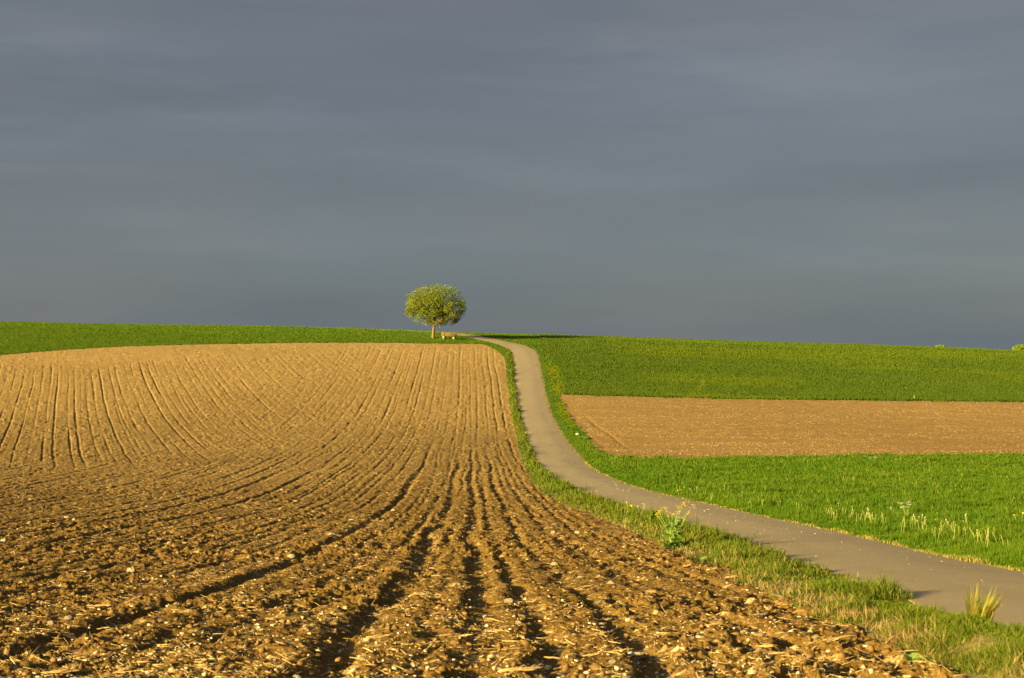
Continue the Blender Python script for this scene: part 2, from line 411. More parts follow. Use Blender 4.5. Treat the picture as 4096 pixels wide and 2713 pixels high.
def road_mat():
    m, t, b, o = nt('old_asphalt')
    p = pos(t)
    ac = N(t, 'ShaderNodeAttribute', attribute_name='across').outputs['Fac']
    big = noise(t, pos(t, (1, 0.12, 1)), 1.1, 4); mid = noise(t, p, 1.6, 5, 0.7); fine = noise(t, p, 55, 4, 0.75); grit = noise(t, p, 90, 2)
    c = mixc(t, mapr(t, big, 0.3, 0.7), (0.255, 0.203, 0.122), (0.305, 0.243, 0.148))
    c = mixc(t, mapr(t, mid, 0.42, 0.75, 0, 0.5), c, (0.32, 0.253, 0.148))
    c = mixc(t, mapr(t, fine, 0.4, 0.8, 0, 0.8), c, (0.165, 0.132, 0.085))
    c = mixc(t, mapr(t, grit, 0.66, 0.74, 0, 0.8), c, (0.42, 0.36, 0.26))
    # worn middle and two faint wheel lines
    mid_l = mth(t, 'SUBTRACT', 1.0, mapr(t, mth(t, 'ABSOLUTE', mth(t, 'SUBTRACT', ac, 0.5)), 0.03, 0.14))
    c = mixc(t, mth(t, 'MULTIPLY', mid_l, mapr(t, noise(t, pos(t, (1, .2, 1)), 0.5, 3), 0.4, 0.7, 0, 0.35)), c, (0.29, 0.235, 0.15))
    # darker repair strips, tyre-polished wheel lines and dried mud
    wl = mth(t, 'MINIMUM', mth(t, 'ABSOLUTE', mth(t, 'SUBTRACT', ac, 0.26)), mth(t, 'ABSOLUTE', mth(t, 'SUBTRACT', ac, 0.74)))
    c = mixc(t, mapr(t, wl, 0.13, 0.03, 0, 0.22), c, (0.20, 0.16, 0.096))
    c = mixc(t, mapr(t, noise(t, pos(t, (0.5, 0.16, 1)), 1.0, 4, 0.6), 0.56, 0.66, 0, 0.35), c, (0.19, 0.152, 0.095))
    c = mixc(t, mapr(t, noise(t, pos(t, (1.3, 0.5, 1)), 1.0, 5, 0.7), 0.58, 0.74, 0, 0.5), c, (0.34, 0.25, 0.12))
    # sandy grit washed to the edges
    ed = mth(t, 'ABSOLUTE', mth(t, 'SUBTRACT', ac, 0.5))
    edn = mth(t, 'ADD', ed, mth(t, 'MULTIPLY', mth(t, 'SUBTRACT', noise(t, p, 2.2, 4), 0.5), 0.06))
    c = mixc(t, mapr(t, edn, 0.465, 0.50, 0, 0.75), c, (0.34, 0.24, 0.115))
    t.links.new(c, b.inputs['Base Color']); bump(t, b, fine, 0.008, 0.8); b.inputs['Roughness'].default_value = 0.9
    return m
M['road'] = road_mat()

# ------------------------------------------------------------------ the ground fan: fine near the viewer, coarser up the hill
NU = 1880
us = np.linspace(-0.49, 0.49, NU)
ys = [4.6]
while ys[-1] < 216:
    y = ys[-1]; ys.append(y * (1 + 0.0020 + 0.0013 * min(1, max(0, (y - 30) / 60))))
ys = np.array(ys); NV = len(ys)
print('grid', NU, NV)
UU, YY = np.meshgrid(us, ys)
XX = UU * YY
XX = XX + 0.35 * SP * YY * (R0.random(XX.shape) - .5)
ZB = gz(XX, YY)
pu, pv = proj(XX, YY, ZB)
crest = YY > 203
inF = pinside(FIELD, pu, pv) & (YY < 200)
jx_ = 0.35 * FP / YY * vnoise(XX / 0.8, YY / 0.8, 630); jy_ = 4 * vnoise(XX / 0.9, YY / 3, 631) + 3 * vnoise(XX / 0.35, YY / 3, 632)
inS = pinside(STRIP, pu + jx_, pv + jy_) & (YY < 200)
inR = pinside(ROADPOLY, XX, YY)
inC = pinside(CROP, pu, pv) & (XX > 0) | ((YY > 195) & (XX > 4.5))
# ragged soil border
Z = ZB.copy()
bk = bank(XX, YY)
fmask = inF.astype(float)
k = 5
for ax in (0, 1):                          # blur the mask so relief fades at the border
    acc = np.zeros_like(fmask)
    for s in range(-k, k + 1): acc += np.roll(fmask, s, ax)
    fmask = acc / (2 * k + 1)
sel = fmask > 0.01
hs = np.zeros_like(Z); hs[sel] = soil_h(XX[sel], YY[sel])
Z += fmask * hs
Z += np.where(inS, strip_h(XX, YY), 0)
gm = ~(inF | inS)
Z += np.where(gm, grass_base(XX, YY), 0)
Z += np.where(YY < 182, bk, 0) * (1 - 0.0 * fmask)
dR = np.minimum(XX - left_edge_x(YY), right_edge_x(YY) - XX)          # >0 on the lane
near_road = np.where(YY < 176, sstep(-0.5, -0.05, dR), inR)
Z = Z * (1 - near_road) + (ZB - 0.004) * near_road
Z = np.where(inR, ZB - np.where(YY < 176, 0.004 + 0.05 * sstep(0.1, 0.5, dR), 0.05), Z)
idx = np.arange(NU * NV).reshape(NV, NU)
Q = np.stack([idx[:-1, :-1], idx[:-1, 1:], idx[1:, 1:], idx[1:, :-1]], -1).reshape(-1, 4)
qF = (inF[:-1, :-1] & inF[1:, 1:]).ravel(); qS = (inS[:-1, :-1] & inS[1:, 1:]).ravel()
V = np.stack([XX, YY, Z], -1).reshape(-1, 3)
sandy = (np.where(YY < 176, sstep(-0.34, -0.10, dR + 0.10 * vnoise(XX / 0.3, YY / 0.5, 610)), inR)).ravel()
thatch = (np.where(YY < 176, sstep(0.1, -0.1, XX - left_edge_x(YY)) * sstep(75, 40, YY), 0)).ravel()
def sub(name, mask, mat, label):
    q = Q[mask]; used, inv = np.unique(q, return_inverse=True)
    return link(name, mesh_np(name, V[used], quads=inv.reshape(-1, 4), smooth_=True, attrs={'sandy': sandy[used], 'thatch': thatch[used]}), mat, kind='structure', label=label)
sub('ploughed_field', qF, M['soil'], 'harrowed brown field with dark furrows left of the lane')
sub('soil_strip', qS & ~qF, M['soil2'], 'bare tan soil strip right of the lane between two green areas')
sub('meadow', ~(qF | qS), M['turf'], 'turf under the grass of verges, meadow and hill')

# coarse land all round, to the horizon
gx = np.unique(np.r_[np.linspace(-6000, -400, 20), np.linspace(-400, 400, 161), np.linspace(400, 6000, 20)])
gy = np.unique(np.r_[np.linspace(-3000, -200, 12), np.linspace(-200, 420, 156), np.linspace(420, 6900, 30)])
GX, GY = np.meshgrid(gx, gy); GZ = gz(GX, GY) - 0.22
gi = np.arange(GX.size).reshape(GX.shape)
link('ground', mesh_np('ground', np.stack([GX, GY, GZ], -1).reshape(-1, 3),
     quads=np.stack([gi[:-1, :-1], gi[:-1, 1:], gi[1:, 1:], gi[1:, :-1]], -1).reshape(-1, 4), smooth_=True), M['turf'], kind='structure',
     label='rolling land around the fields')

# ------------------------------------------------------------------ the lane
def build_road():
    nc = 15
    f = np.linspace(0, 1, nc)
    P = RL[:, None, :] * (1 - f)[None, :, None] + RRp[:, None, :] * f[None, :, None]
    # ragged asphalt edge
    wob = 0.05 * vnoise(np.arange(NR) / 2.3, np.zeros(NR), 201)
    P[:, 0, 0] += wob; P[:, -1, 0] += 0.05 * vnoise(np.arange(NR) / 1.9, np.zeros(NR), 202)
    z = gz(P[..., 0], P[..., 1]) + 0.014 + 0.045 * (1 - (2 * f - 1) ** 2)[None, :]
    z += 0.006 * vnoise(P[..., 0] / 1.3, P[..., 1] / 2.5, 203)
    V = np.concatenate([P, z[..., None]], -1)
    sk0, sk1 = V[:, :1].copy(), V[:, -1:].copy(); sk0[..., 2] -= 0.3; sk1[..., 2] -= 0.3
    V = np.concatenate([sk0, V[:, :1], V, V[:, -1:], sk1], 1); ac = np.r_[0, 0, f, 1, 1]
    n = nc + 4
    i = np.arange(NR * n).reshape(NR, n)
    q = np.stack([i[:-1, :-1], i[1:, :-1], i[1:, 1:], i[:-1, 1:]], -1)
    q = np.delete(q, [1, n - 3], axis=1).reshape(-1, 4)
    link('road', mesh_np('road', V.reshape(-1, 3), quads=q, smooth_=True, attrs={'across': np.tile(ac, NR)}), M['road'], kind='structure',
         label='narrow pale asphalt lane winding over the hill')
build_road()

# ------------------------------------------------------------------ grass
def make_blades(name, B, h, w, tint, lean=0.35, seg=2, wind=(0.25, 0.1), label=None, tip=1.25):
    n = len(B)
    r = np.random.default_rng(len(B) % 9973)
    az = r.random(n) * 2 * PI
    ca, sa = np.cos(az), np.sin(az)
    la = 2 * PI * vnoise(B[:, 0] / 0.4, B[:, 1] / 0.5, 501) + r.normal(0, 0.9, n); ll = lean * r.random(n) ** 0.7
    dx = np.cos(la) * ll + wind[0] * 0.4; dy = np.sin(la) * ll + wind[1] * 0.4
    side = np.c_[ca, sa, 0 * ca] * (w / 2)[:, None]
    def at(s, bend): return B + np.c_[dx * h * bend, dy * h * bend, h * s * (1 - 0.35 * (dx**2 + dy**2) * s)]
    if seg == 1:
        V = np.stack([B - side, B + side, at(1.0, 1.0)], 1); k = 3
        T = (np.arange(n) * 3)[:, None] + np.array([0, 1, 2])
        tn = np.stack([tint, tint, tint * tip], 1)
    else:
        m = at(0.55, 0.38)
        V = np.stack([B - side * 0.9, B + side * 0.9, m - side * 0.8, m + side * 0.8, at(1.0, 1.0)], 1); k = 5
        T = ((np.arange(n) * 5)[:, None, None] + np.array([[0, 1, 3], [0, 3, 2], [2, 3, 4]])).reshape(-1, 3)
        tn = np.stack([tint, tint, tint * 1.05, tint * 1.05, tint * tip], 1)
    me = mesh_np(name, V.reshape(-1, 3), tris=T, attrs={'tint': np.clip(tn.reshape(-1, 3), 0, 0.95)})
    return link(name, me, M['blade'], kind='stuff', label=label)

def img_samples(box, n, test):
    """ground points spread evenly over what a viewer on the slope sees (finer near, wider apart far off)"""
    xs, ys_ = [], []
    tot = 0
    while tot < n:
        u = box[0] + (box[2] - box[0]) * R0.random(n); v = box[1] + (box[3] - box[1]) * R0.random(n)
        X, Y = cast(u, v)
        k = test(u, v, X, Y) & (Y < 206)
        xs.append(X[k]); ys_.append(Y[k]); tot += k.sum()
        if k.sum() == 0: break
    return np.concatenate(xs)[:n], np.concatenate(ys_)[:n]

GA, GB, GC = np.array([0.054, 0.115, 0.006]), np.array([0.096, 0.149, 0.008]), np.array([0.042, 0.090, 0.008])
DRY, DRY2 = np.array([0.36, 0.26, 0.08]), np.array([0.20, 0.165, 0.035])
YEL = np.array([0.16, 0.175, 0.004])
def lerp(a, b, f): return a + (b - a) * np.asarray(f)[:, None]
def green_tint(X, Y, s=0, lo=GA, hi=GB):
    n = 0.5 + 0.35 * vnoise(X / 1.7 + s, Y / 2.6, 300 + s) + 0.3 * vnoise(X / 6 + s, Y / 11, 310 + s); r = R0.random(len(X))
    c = lerp(lo, hi, np.clip(0.6 * n + 0.6 * r - 0.2, 0, 1))
    return c * (0.78 + 0.40 * R0.random(len(X)))[:, None]
def gpos(X, Y, extra=0.0):
    z = gz(X, Y) + grass_base(X, Y) + np.where(Y < 182, bank(X, Y), 0) - 0.01 + extra
    return np.c_[X, Y, z]
def notroad(X, Y): return ~pinside(ROADPOLY, X, Y)

RAPE = tuple(float(q[0]) for q in cast(2690, 2200))
# left verge between soil and lane
def verge_test(u, v, X, Y):
    el, ef = left_edge_x(Y), field_edge_x(Y)
    jag = 0.16 * vnoise(Y / 0.8, X / 0.8, 310) + 0.10 * vnoise(Y / 0.25, X / 0.25, 311)
    return (X > ef + jag - 0.05) & (X < el + 0.05 + 0.10 * vnoise(Y / 0.6, 0 * Y, 312)) & (Y < 180)
X, Y = img_samples((1960, 1400, 4300, 2900), 130000, verge_test)
el, ef = left_edge_x(Y), field_edge_x(Y); s = np.clip((X - ef) / np.maximum(el - ef, .3), 0, 1)
dry = np.clip(sstep(0.62, 0.08, s + 0.35 * vnoise(Y / 1.6, X / 1.2, 320)) * (0.45 + 0.8 * vnoise(Y / 4.5 + 2, X / 3, 321)) - 0.02, 0, 1) * sstep(60, 25, Y) * (0.45 + 0.55 * sstep(11, 17, Y))
dry = np.maximum(dry, 0.55 * sstep(0.15, 0.5, vnoise(Y / 5 + 7, X / 4, 322)))
isdry = R0.random(len(X)) < dry * (0.14 + 0.33 * sstep(14, 20, Y))
tint = green_tint(X, Y, 1, GC, np.array([0.155, 0.190, 0.008])); tint[isdry] = lerp(DRY2, DRY, R0.random(isdry.sum()))
tuft = 0.45 + 0.65 * vnoise(X / 0.38, Y / 0.5, 323) + 0.35 * vnoise(X / 0.16, Y / 0.16, 324) + 0.3 * vnoise(X / 1.3, Y / 1.7, 325)
h = (0.025 + 0.125 * np.clip(tuft, 0, 1.5)) * (0.6 + 0.8 * R0.random(len(X)) ** 2) * (0.55 + 0.75 * np.exp(-((s - 0.55) / 0.35) ** 2)) * (0.58 + 0.84 * sstep(12.5, 30, Y))
h = np.where((np.abs(X - RAPE[0]) < 0.35) & (Y < RAPE[1] + 0.1) & (Y > RAPE[1] - 1.6), h * 0.35, h)
h = h * (1 + 0.25 * sstep(40, 120, Y))
olive = R0.random(len(X)) < 0.40; tint[olive] = lerp(np.array([.08, .105, .010]), np.array([.16, .165, .022]), R0.random(olive.sum()))
w = np.maximum(0.0055, 0.0009 * Y * 0.75) * (0.7 + 0.6 * R0.random(len(X)))
lean = np.full(len(X), 0.75)
tk_ = R0.random(len(X)) < 0.10 * sstep(0.55, 0.1, s) * sstep(60, 30, Y); lean[tk_] = 1.5; tint[tk_] = lerp(np.array([.18, .13, .04]), np.array([.36, .26, .095]), R0.random(tk_.sum())); h[tk_] = np.maximum(h[tk_], 0.09)
tall = R0.random(len(X)) < 0.02; h[tall] *= 1.7
for u_, v_, k_, rr in ((3440, 2340, 1.6, .22), (3560, 2392, 1.8, .25), (3700, 2440, .9, .2), (2990, 2188, 1.3, .25), (3085, 2222, 1.2, .22), (2850, 2142, 1.2, .25), (3250, 2285, 0.9, .2), (2300, 1962, 1.2, .5), (2215, 1915, 1.0, .5)):
    x_, y_ = cast(u_, v_); h = h * (1 + k_ * np.exp(-((X - x_[0]) ** 2 + ((Y - y_[0]) / 1.8) ** 2) / rr ** 2))
x_, y_ = cast(3915, 2584); q_ = (np.abs(X / Y - x_[0] / y_[0]) < 0.022) & (Y < y_[0] + 0.25) & (Y > y_[0] - 1.6); h = np.where(q_, np.minimum(h, 0.05 * (0.6 + 0.8 * R0.random(len(X)))), h)
make_blades('verge_grass', gpos(X, Y), h, w, tint, lean=lean, label='rough green and straw coloured grass on the verge between soil and lane')

# right verge and meadow up to the soil strip
def meadow_test(u, v, X, Y):
    jag = 0.08 * vnoise(Y / 0.5, X / 0.5, 330) + 0.05 * vnoise(Y / 0.2, X / 0.2, 331)
    return (X > right_edge_x(Y) + jag - 0.02) & ~pinside(STRIP, u + 0.3 * FP / Y * vnoise(X / 0.8, Y / 0.8, 630), v + 5 * vnoise(X / 0.9, Y / 3, 631) + 4 * R0.normal(size=len(u)) * (R0.random(len(u)) < .3)) & ~pinside(CROP, u, v) & (v > 1385)
X, Y = img_samples((2120, 1385, 4560, 2420), 430000, meadow_test)
d = X - right_edge_x(Y)
tuft = 0.5 + 0.5 * vnoise(X / 0.9, Y / 1.3, 333) + 0.4 * vnoise(X / 0.3, Y / 0.35, 334)
h = (0.10 + 0.16 * np.clip(tuft, 0, 1.3)) * (0.6 + 0.7 * R0.random(len(X))) * (0.30 + 0.70 * sstep(0.0, 1.1, d))
h *= np.where(Y > 88, 0.75, 1.0)
w = np.maximum(0.0055, 0.00095 * Y * 0.52) * (0.7 + 0.6 * R0.random(len(X)))
tint = green_tint(X, Y, 2)
seedy = R0.random(len(X)) < 0.035 * (1 + vnoise(X / 3, Y / 5, 336)) * sstep(0.6, 1.5, d)
tint[seedy] = np.array([0.26, 0.25, 0.04])
yel = sstep(-0.5, 0.4, vnoise(X / 1.1, Y / 4, 337)) * sstep(108, 128, Y) * sstep(172, 155, Y) * sstep(0.5, 1.3, d)
tint = lerp(tint, YEL, 0) * 1 if False else tint + (YEL - tint) * (0.75 * yel)[:, None]
edge = (d < 0.12) & (R0.random(len(X)) < 0.55); tint[edge] = DRY
make_blades('meadow_grass', gpos(X, Y), h, w, tint, lean=0.45, label='lush green meadow grass right of the lane')

# green cereal up to the right skyline
def crop_test(u, v, X, Y): return pinside(CROP, u, v) & notroad(X, Y) & (X > right_edge_x(np.minimum(Y, 180)) + 0.6 + 6 * (Y > 176) * 0) & (Y < 206)
X, Y = img_samples((2140, 1330, 4560, 1640), 380000, crop_test)
Xc = 4 + 100 * R0.random(40000); Yc = 194 + 19 * R0.random(40000); k = notroad(Xc, Yc)
X = np.r_[X, Xc[k]]; Y = np.r_[Y, Yc[k]]
h = 0.27 * (0.8 + 0.3 * R0.random(len(X))) * (0.95 + 0.2 * vnoise(X / 2, Y / 2, 341))
tram = np.abs(((X - 0.2 * (Y - 140) + 1.5 * vnoise(Y / 15, X * 0, 345)) % 12.0) - 6) < 0.35
tramk = tram & (X > 9) & (X < 21) & (Y < 158); h = np.where(tramk, h * 0.8, h)
w = 0.0006 * Y * (0.6 + 0.6 * R0.random(len(X)))
tint = green_tint(X, Y, 3, np.array([0.056, 0.096, 0.009]), np.array([0.080, 0.115, 0.010]))
lush = sstep(0.15, 0.65, vnoise(X / 22 + 5, Y / 7, 346) + 0.3 * vnoise(X / 5, Y / 3, 347)); tint = tint + (np.array([0.115, 0.155, 0.004]) - tint) * (0.4 * lush)[:, None]
tint = 0.6 * tint + 0.4 * tint.mean(0); tint = tint + (np.array([0.125, 0.155, 0.006]) - tint) * (0.14 * lush)[:, None]; tint[tramk] = 0.5 * tint[tramk] + 0.5 * np.array([.12, .15, .012])
make_blades('cereal_crop', np.c_[X, Y, gz(X, Y) - 0.01], h, w, tint, lean=0.16, seg=1, label='young green cereal crop up to the skyline right of the lane')

# green grass on the hill top left of the lane, round the tree and the bench
def top_test(u, v, X, Y): return ~pinside(FIELD, u, v) & notroad(X, Y) & (u < 2160) & ((X < left_edge_x(np.minimum(Y, 180))) | (Y > 180))
X, Y = img_samples((-420, 1285, 2170, 1470), 220000, top_test)
Xc = -105 + 112 * R0.random(60000); Yc = 186 + 28 * R0.random(60000)
cu, cv = proj(Xc, Yc, gz(Xc, Yc)); k = notroad(Xc, Yc) & ~pinside(FIELD, cu, cv)
X = np.r_[X, Xc[k]]; Y = np.r_[Y, Yc[k]]
h = 0.14 * (0.6 + 0.7 * R0.random(len(X))) * (0.9 + 0.3 * vnoise(X / 2, Y / 3, 351))
w = 0.0006 * Y * (0.6 + 0.6 * R0.random(len(X)))
tint = green_tint(X, Y, 4, np.array([0.062, 0.116, 0.007]), np.array([0.092, 0.138, 0.008]))
make_blades('hilltop_grass', np.c_[X, Y, gz(X, Y) - 0.01], h, w, tint, lean=0.25, seg=1, label='short bright green grass on the hilltop round the tree')

# ------------------------------------------------------------------ litter on the soil: straw, crumbs, pebbles
def soil_z(X, Y):
    return gz(X, Y) + soil_h(X, Y) + np.where(Y < 182, bank(X, Y), 0)
def field_test(u, v, X, Y): return pinside(FIELD, u, v)

def make_straw(name, X, Y, Z, L, W, tint, label, flat=0.25):
    n = len(X); r = np.random.default_rng(5)
    az = r.normal(0, 1.0, n) * 0.9 + np.where(r.random(n) < 0.5, 0, PI); tilt = r.normal(0, flat, n)
    d = np.c_[np.cos(az) * np.cos(tilt), np.sin(az) * np.cos(tilt), np.sin(tilt)]
    side = np.c_[-np.sin(az), np.cos(az), 0 * az]; up = np.cross(d, side)
    bend = (r.random(n) - .5) * 0.35
    C = np.c_[X, Y, Z]
    rings = []
    for s in (-0.5, 0.0, 0.5):
        c = C + d * (L * s)[:, None] + side * (bend * L * (0.5 - 2 * s * s) * 0.5)[:, None]
        ww = W * (0.75 if s else 1.0)
        for a in (0, 2.1, 4.2):
            rings.append(c + side * (ww * 0.5 * math.cos(a))[:, None] + up * (ww * 0.35 * math.sin(a))[:, None])
    Vv = np.stack(rings, 1)
    f = []
    for q in (0, 3):
        for a in range(3):
            b = (a + 1) % 3; f += [[q + a, q + b, q + 3 + b], [q + a, q + 3 + b, q + 3 + a]]
    f += [[0, 2, 1], [6, 7, 8]]
    T = ((np.arange(n) * 9)[:, None, None] + np.array(f)).reshape(-1, 3)
    me = mesh_np(name, Vv.reshape(-1, 3), tris=T, attrs={'tint': np.repeat(tint, 9, 0)})
    return link(name, me, M['straw'], kind='stuff', label=label)

X, Y = img_samples((-380, 1400, 3950, 2950), 120000, field_test)
patch = vnoise(X / 1.8, Y / 2.5, 360) + 0.5 * vnoise(X / 0.6, Y / 0.6, 361)
keep = (R0.random(len(X)) < 0.8 * sstep(-0.6, 0.8, patch) + 0.2) & (R0.random(len(X)) < 0.25 + 0.75 * sstep(185, 60, Y))
X, Y = X[keep], Y[keep]
Z_ = soil_z(X, Y)
k = R0.random(len(X)) < 0.20 + 0.80 * sstep(14, 40, Y)
X, Y, Z_ = X[k], Y[k], Z_[k]
L = (0.02 + 0.14 * R0.random(len(X)) ** 2.4) * (1 + 0.4 * sstep(40, 150, Y)); W = np.maximum(0.003 + 0.006 * R0.random(len(X)) ** 2.5, 0.00020 * Y)
tint = lerp(np.array([0.32, 0.205, 0.07]), np.array([0.62, 0.45, 0.19]), R0.random(len(X)))
make_straw('straw_litter', X, Y, Z_ + 0.5 * W + 0.004, L, W, tint, 'straw and stubble litter strewn over the ploughed field')
X, Y = img_samples((2240, 1575, 4500, 1835), 22000, lambda u, v, X, Y: pinside(STRIP, u, v))
k = R0.random(len(X)) < sstep(-0.7, 0.8, vnoise(X / 9, Y / 0.9, 620) + 0.6 * vnoise(X / 2, Y / 0.5, 621)); X, Y = X[k], Y[k]
Z_ = gz(X, Y) + strip_h(X, Y); L = 0.04 + 0.14 * R0.random(len(X)) ** 2; W = 0.010 + 0.016 * R0.random(len(X))
tint = lerp(np.array([0.38, 0.25, 0.09]), np.array([0.66, 0.48, 0.20]), R0.random(len(X)))
make_straw('stubble_litter', X, Y, Z_ + 0.02, L, W, tint, 'pale straw flecks on the bare soil strip right of the lane')

# rock bases
def ico(sub_):
    import bmesh
    bm = bmesh.new(); bmesh.ops.create_icosphere(bm, subdivisions=sub_, radius=1.0)
    v = np.array([q.co[:] for q in bm.verts]); f = np.array([[q.index for q in p.verts] for p in bm.faces]); bm.free()
    return v, f
IV1, IF1 = ico(1); IV2, IF2 = ico(3)

def make_pebbles(name, X, Y, Z, S, tint, label, flat=(0.45, 0.8), mat=None):
    n = len(X); r = np.random.default_rng(9)
    k = len(IV1)
    dirs = IV1[None] * (1 + 0.55 * (r.random((n, k, 1)) - .5) * 2)
    sx = np.c_[0.8 + 0.7 * r.random(n), 0.6 + 0.4 * r.random(n), flat[0] + (flat[1] - flat[0]) * r.random(n)]
    P = dirs * sx[:, None, :] * S[:, None, None]
    a = r.random(n) * 2 * PI; c, s = np.cos(a)[:, None], np.sin(a)[:, None]
    P = np.stack([P[..., 0] * c - P[..., 1] * s, P[..., 0] * s + P[..., 1] * c, P[..., 2]], -1)
    P += np.c_[X, Y, Z][:, None, :]
    T = ((np.arange(n) * k)[:, None, None] + IF1).reshape(-1, 3)
    me = mesh_np(name, P.reshape(-1, 3), tris=T, attrs={'tint': np.repeat(tint, k, 0)}, smooth_=False)
    return link(name, me, mat or M['straw'], kind='stuff', label=label)

X, Y = img_samples((-380, 1450, 3950, 2950), 5200, field_test)
keep = R0.random(len(X)) < (0.3 + 0.7 * sstep(150, 40, Y)) * (0.35 + 0.65 * sstep(10, 35, Y)); X, Y = X[keep], Y[keep]
S = np.maximum(0.005 + 0.020 * R0.random(len(X)) ** 4, 0.00022 * Y * (0.5 + R0.random(len(X))))
make_pebbles('pebbles', X, Y, soil_z(X, Y) + 0.25 * S, S, lerp(np.array([0.34, 0.24, 0.11]), np.array([0.58, 0.45, 0.25]), R0.random(len(X))),
             'small pale pebbles sprinkled over the ploughed field')
X, Y = img_samples((-380, 1880, 3950, 2950), 9000, field_test)
S = 0.004 + 0.022 * R0.random(len(X)) ** 6
c1 = lerp(np.array([0.13, 0.071, 0.018]), np.array([0.22, 0.128, 0.036]), R0.random(len(X)))
make_pebbles('soil_crumbs', X, Y, soil_z(X, Y) + 0.35 * S, S, c1, 'brown crumbs and clods of earth on the near furrows', (0.7, 1.0))
X, Y = img_samples((-380, 1900, 3950, 2950), 5200, field_test)
k = R0.random(len(X)) < sstep(-0.8, 0.5, vnoise(X / 1.4, Y / 1.9, 640)); X, Y = X[k], Y[k]
S = (0.007 + 0.016 * R0.random(len(X)) ** 3) * (0.8 + 0.2 * sstep(10, 30, Y))
make_pebbles('stone_chips', X, Y, soil_z(X, Y) + 0.35 * S, S, lerp(np.array([0.46, 0.35, 0.19]), np.array([0.70, 0.57, 0.36]), R0.random(len(X))),
             'flat pale limestone chips strewn over the near furrows', (0.25, 0.55))
# grit and petals on the lane
u = R0.random(1500) ** 1.0; i = R0.integers(0, NR - 1, 1500)
wts = R0.random(1500)
P = RL[i] * (1 - u)[:, None] + RRp[i] * u[:, None]; k = (P[:, 1] > 8) & (P[:, 1] < 95); P = P[k]; uu = u[k]
S = (0.003 + 0.005 * R0.random(len(P)) ** 2) * np.clip(P[:, 1] / 14, 1, 3.2)
make_pebbles('road_grit', P[:, 0], P[:, 1], gz(P[:, 0], P[:, 1]) + 0.018 + 0.045 * (1 - (2 * uu - 1) ** 2), S,
             lerp(np.array([.36, .28, .15]), np.array([.62, .52, .30]), R0.random(len(P))), 'pale grit and petals scattered on the asphalt', (0.2, 0.5))

# ------------------------------------------------------------------ single stones
def rock_mesh(seed, elong, flat, ang):
    r = np.random.default_rng(seed)
    v = IV2.copy()
    for _ in range(9):                     # chop facets
        n = r.normal(size=3); n /= np.linalg.norm(n); dd = ang + (1 - ang) * r.random() * 0.6
        s = v @ n; v = v - np.outer(np.maximum(s - dd, 0), n) * 0.92
    v += 0.05 * np.c_[vnoise(v[:, 0] * 2.5 + seed, v[:, 1] * 2.5, seed), vnoise(v[:, 1] * 2.5, v[:, 2] * 2.5 + seed, seed + 1), vnoise(v[:, 2] * 2.5, v[:, 0] * 2.5, seed + 2)]
    v *= np.array([elong, 0.75, flat])
    v /= (v[:, 0].max() - v[:, 0].min())
    v[:, 2] -= v[:, 2].min() + 0.10 * (v[:, 2].max() - v[:, 2].min())
    return v
rocks = []
for sd, (e, f, a) in enumerate([(1.2, .6, .6), (1.0, .5, .55), (1.7, .5, .6), (1.3, .45, .7), (1.0, .55, .5), (2.2, .45, .65), (1.2, .6, .5), (1.5, .5, .6), (1.6, .35, .6), (1.15, .65, .75)]):
    me = mesh_np('stone', rock_mesh(50 + sd, e, f, a), tris=IF2); me.materials.append(M['stone_grey'] if sd in (3, 8) else M['stone'])
    rocks.append(me)
def place_stone(u, v, px, proto, label, group=None, rz=None, tilt=0.12, name='pale_stone'):
    X, Y = cast(u, v); X, Y = float(X[0]), float(Y[0])
    z = float(soil_z(np.array([X]), np.array([Y]))[0]); size = px * Y / FP
    return link(name, rocks[proto], None, None, label, 'stone', group, None, (X, Y, z), (random.uniform(-tilt, tilt), random.uniform(-tilt, tilt), random.uniform(-.4, .4) if rz is None else rz), size)
SPECIAL = [  # u, v, width in px, shape, label
 (2546, 2612, 92, 5, 'long flat pale stone, the largest one near the bottom edge right of centre'),
 (527, 2284, 44, 1, 'large blocky cream stone standing alone in the left part of the near field'),
 (203, 2495, 38, 6, 'angular cream stone with a black shadow in the lower left of the field'),
 (1890, 2345, 30, 7, 'arched pale stone on the ridge between two dark furrows, lower middle'),
 (2447, 2336, 34, 0, 'rounded cream stone, biggest of a small heap right of the straight dark furrow'),
 (2458, 2353, 22, 4, 'small pale stone propped under the rounded cream stone'),
 (2395, 2401, 38, 3, 'flat oval cream stone below the small stone heap'),
 (3118, 2402, 42, 8, 'flat pale slab at the edge of the verge grass'),
 (3036, 2462, 62, 8, 'long flat slab half sunk in soil below the verge'),
 (2979, 2682, 28, 6, 'upright wedge of pale stone at the bottom edge of the soil'),
 (478, 2114, 20, 6, 'upright triangular pale stone among straw at left'),
 (16, 2163, 32, 1, 'rounded pale stone at the left edge of the field'),
 (264, 2072, 24, 2, 'oblong pale stone near the far end of the left foreground'),
 (1731, 2268, 28, 7, 'leaning pale stone beside the wide dark furrow in the middle'),
 (1316, 2368, 27, 1, 'blocky cream stone left of the wide dark furrow'),
 (2310, 1748, 17, 1, 'single white stone lying in the green verge right of the lane'),
]
for u_, v_, px, p, lab in SPECIAL:
    o = place_stone(u_, v_, px, p, lab, None)
    if u_ == 2310:
        o.location.z = float(gz(o.location.x, o.location.y)) + 0.16; o.scale = (0.30,) * 3
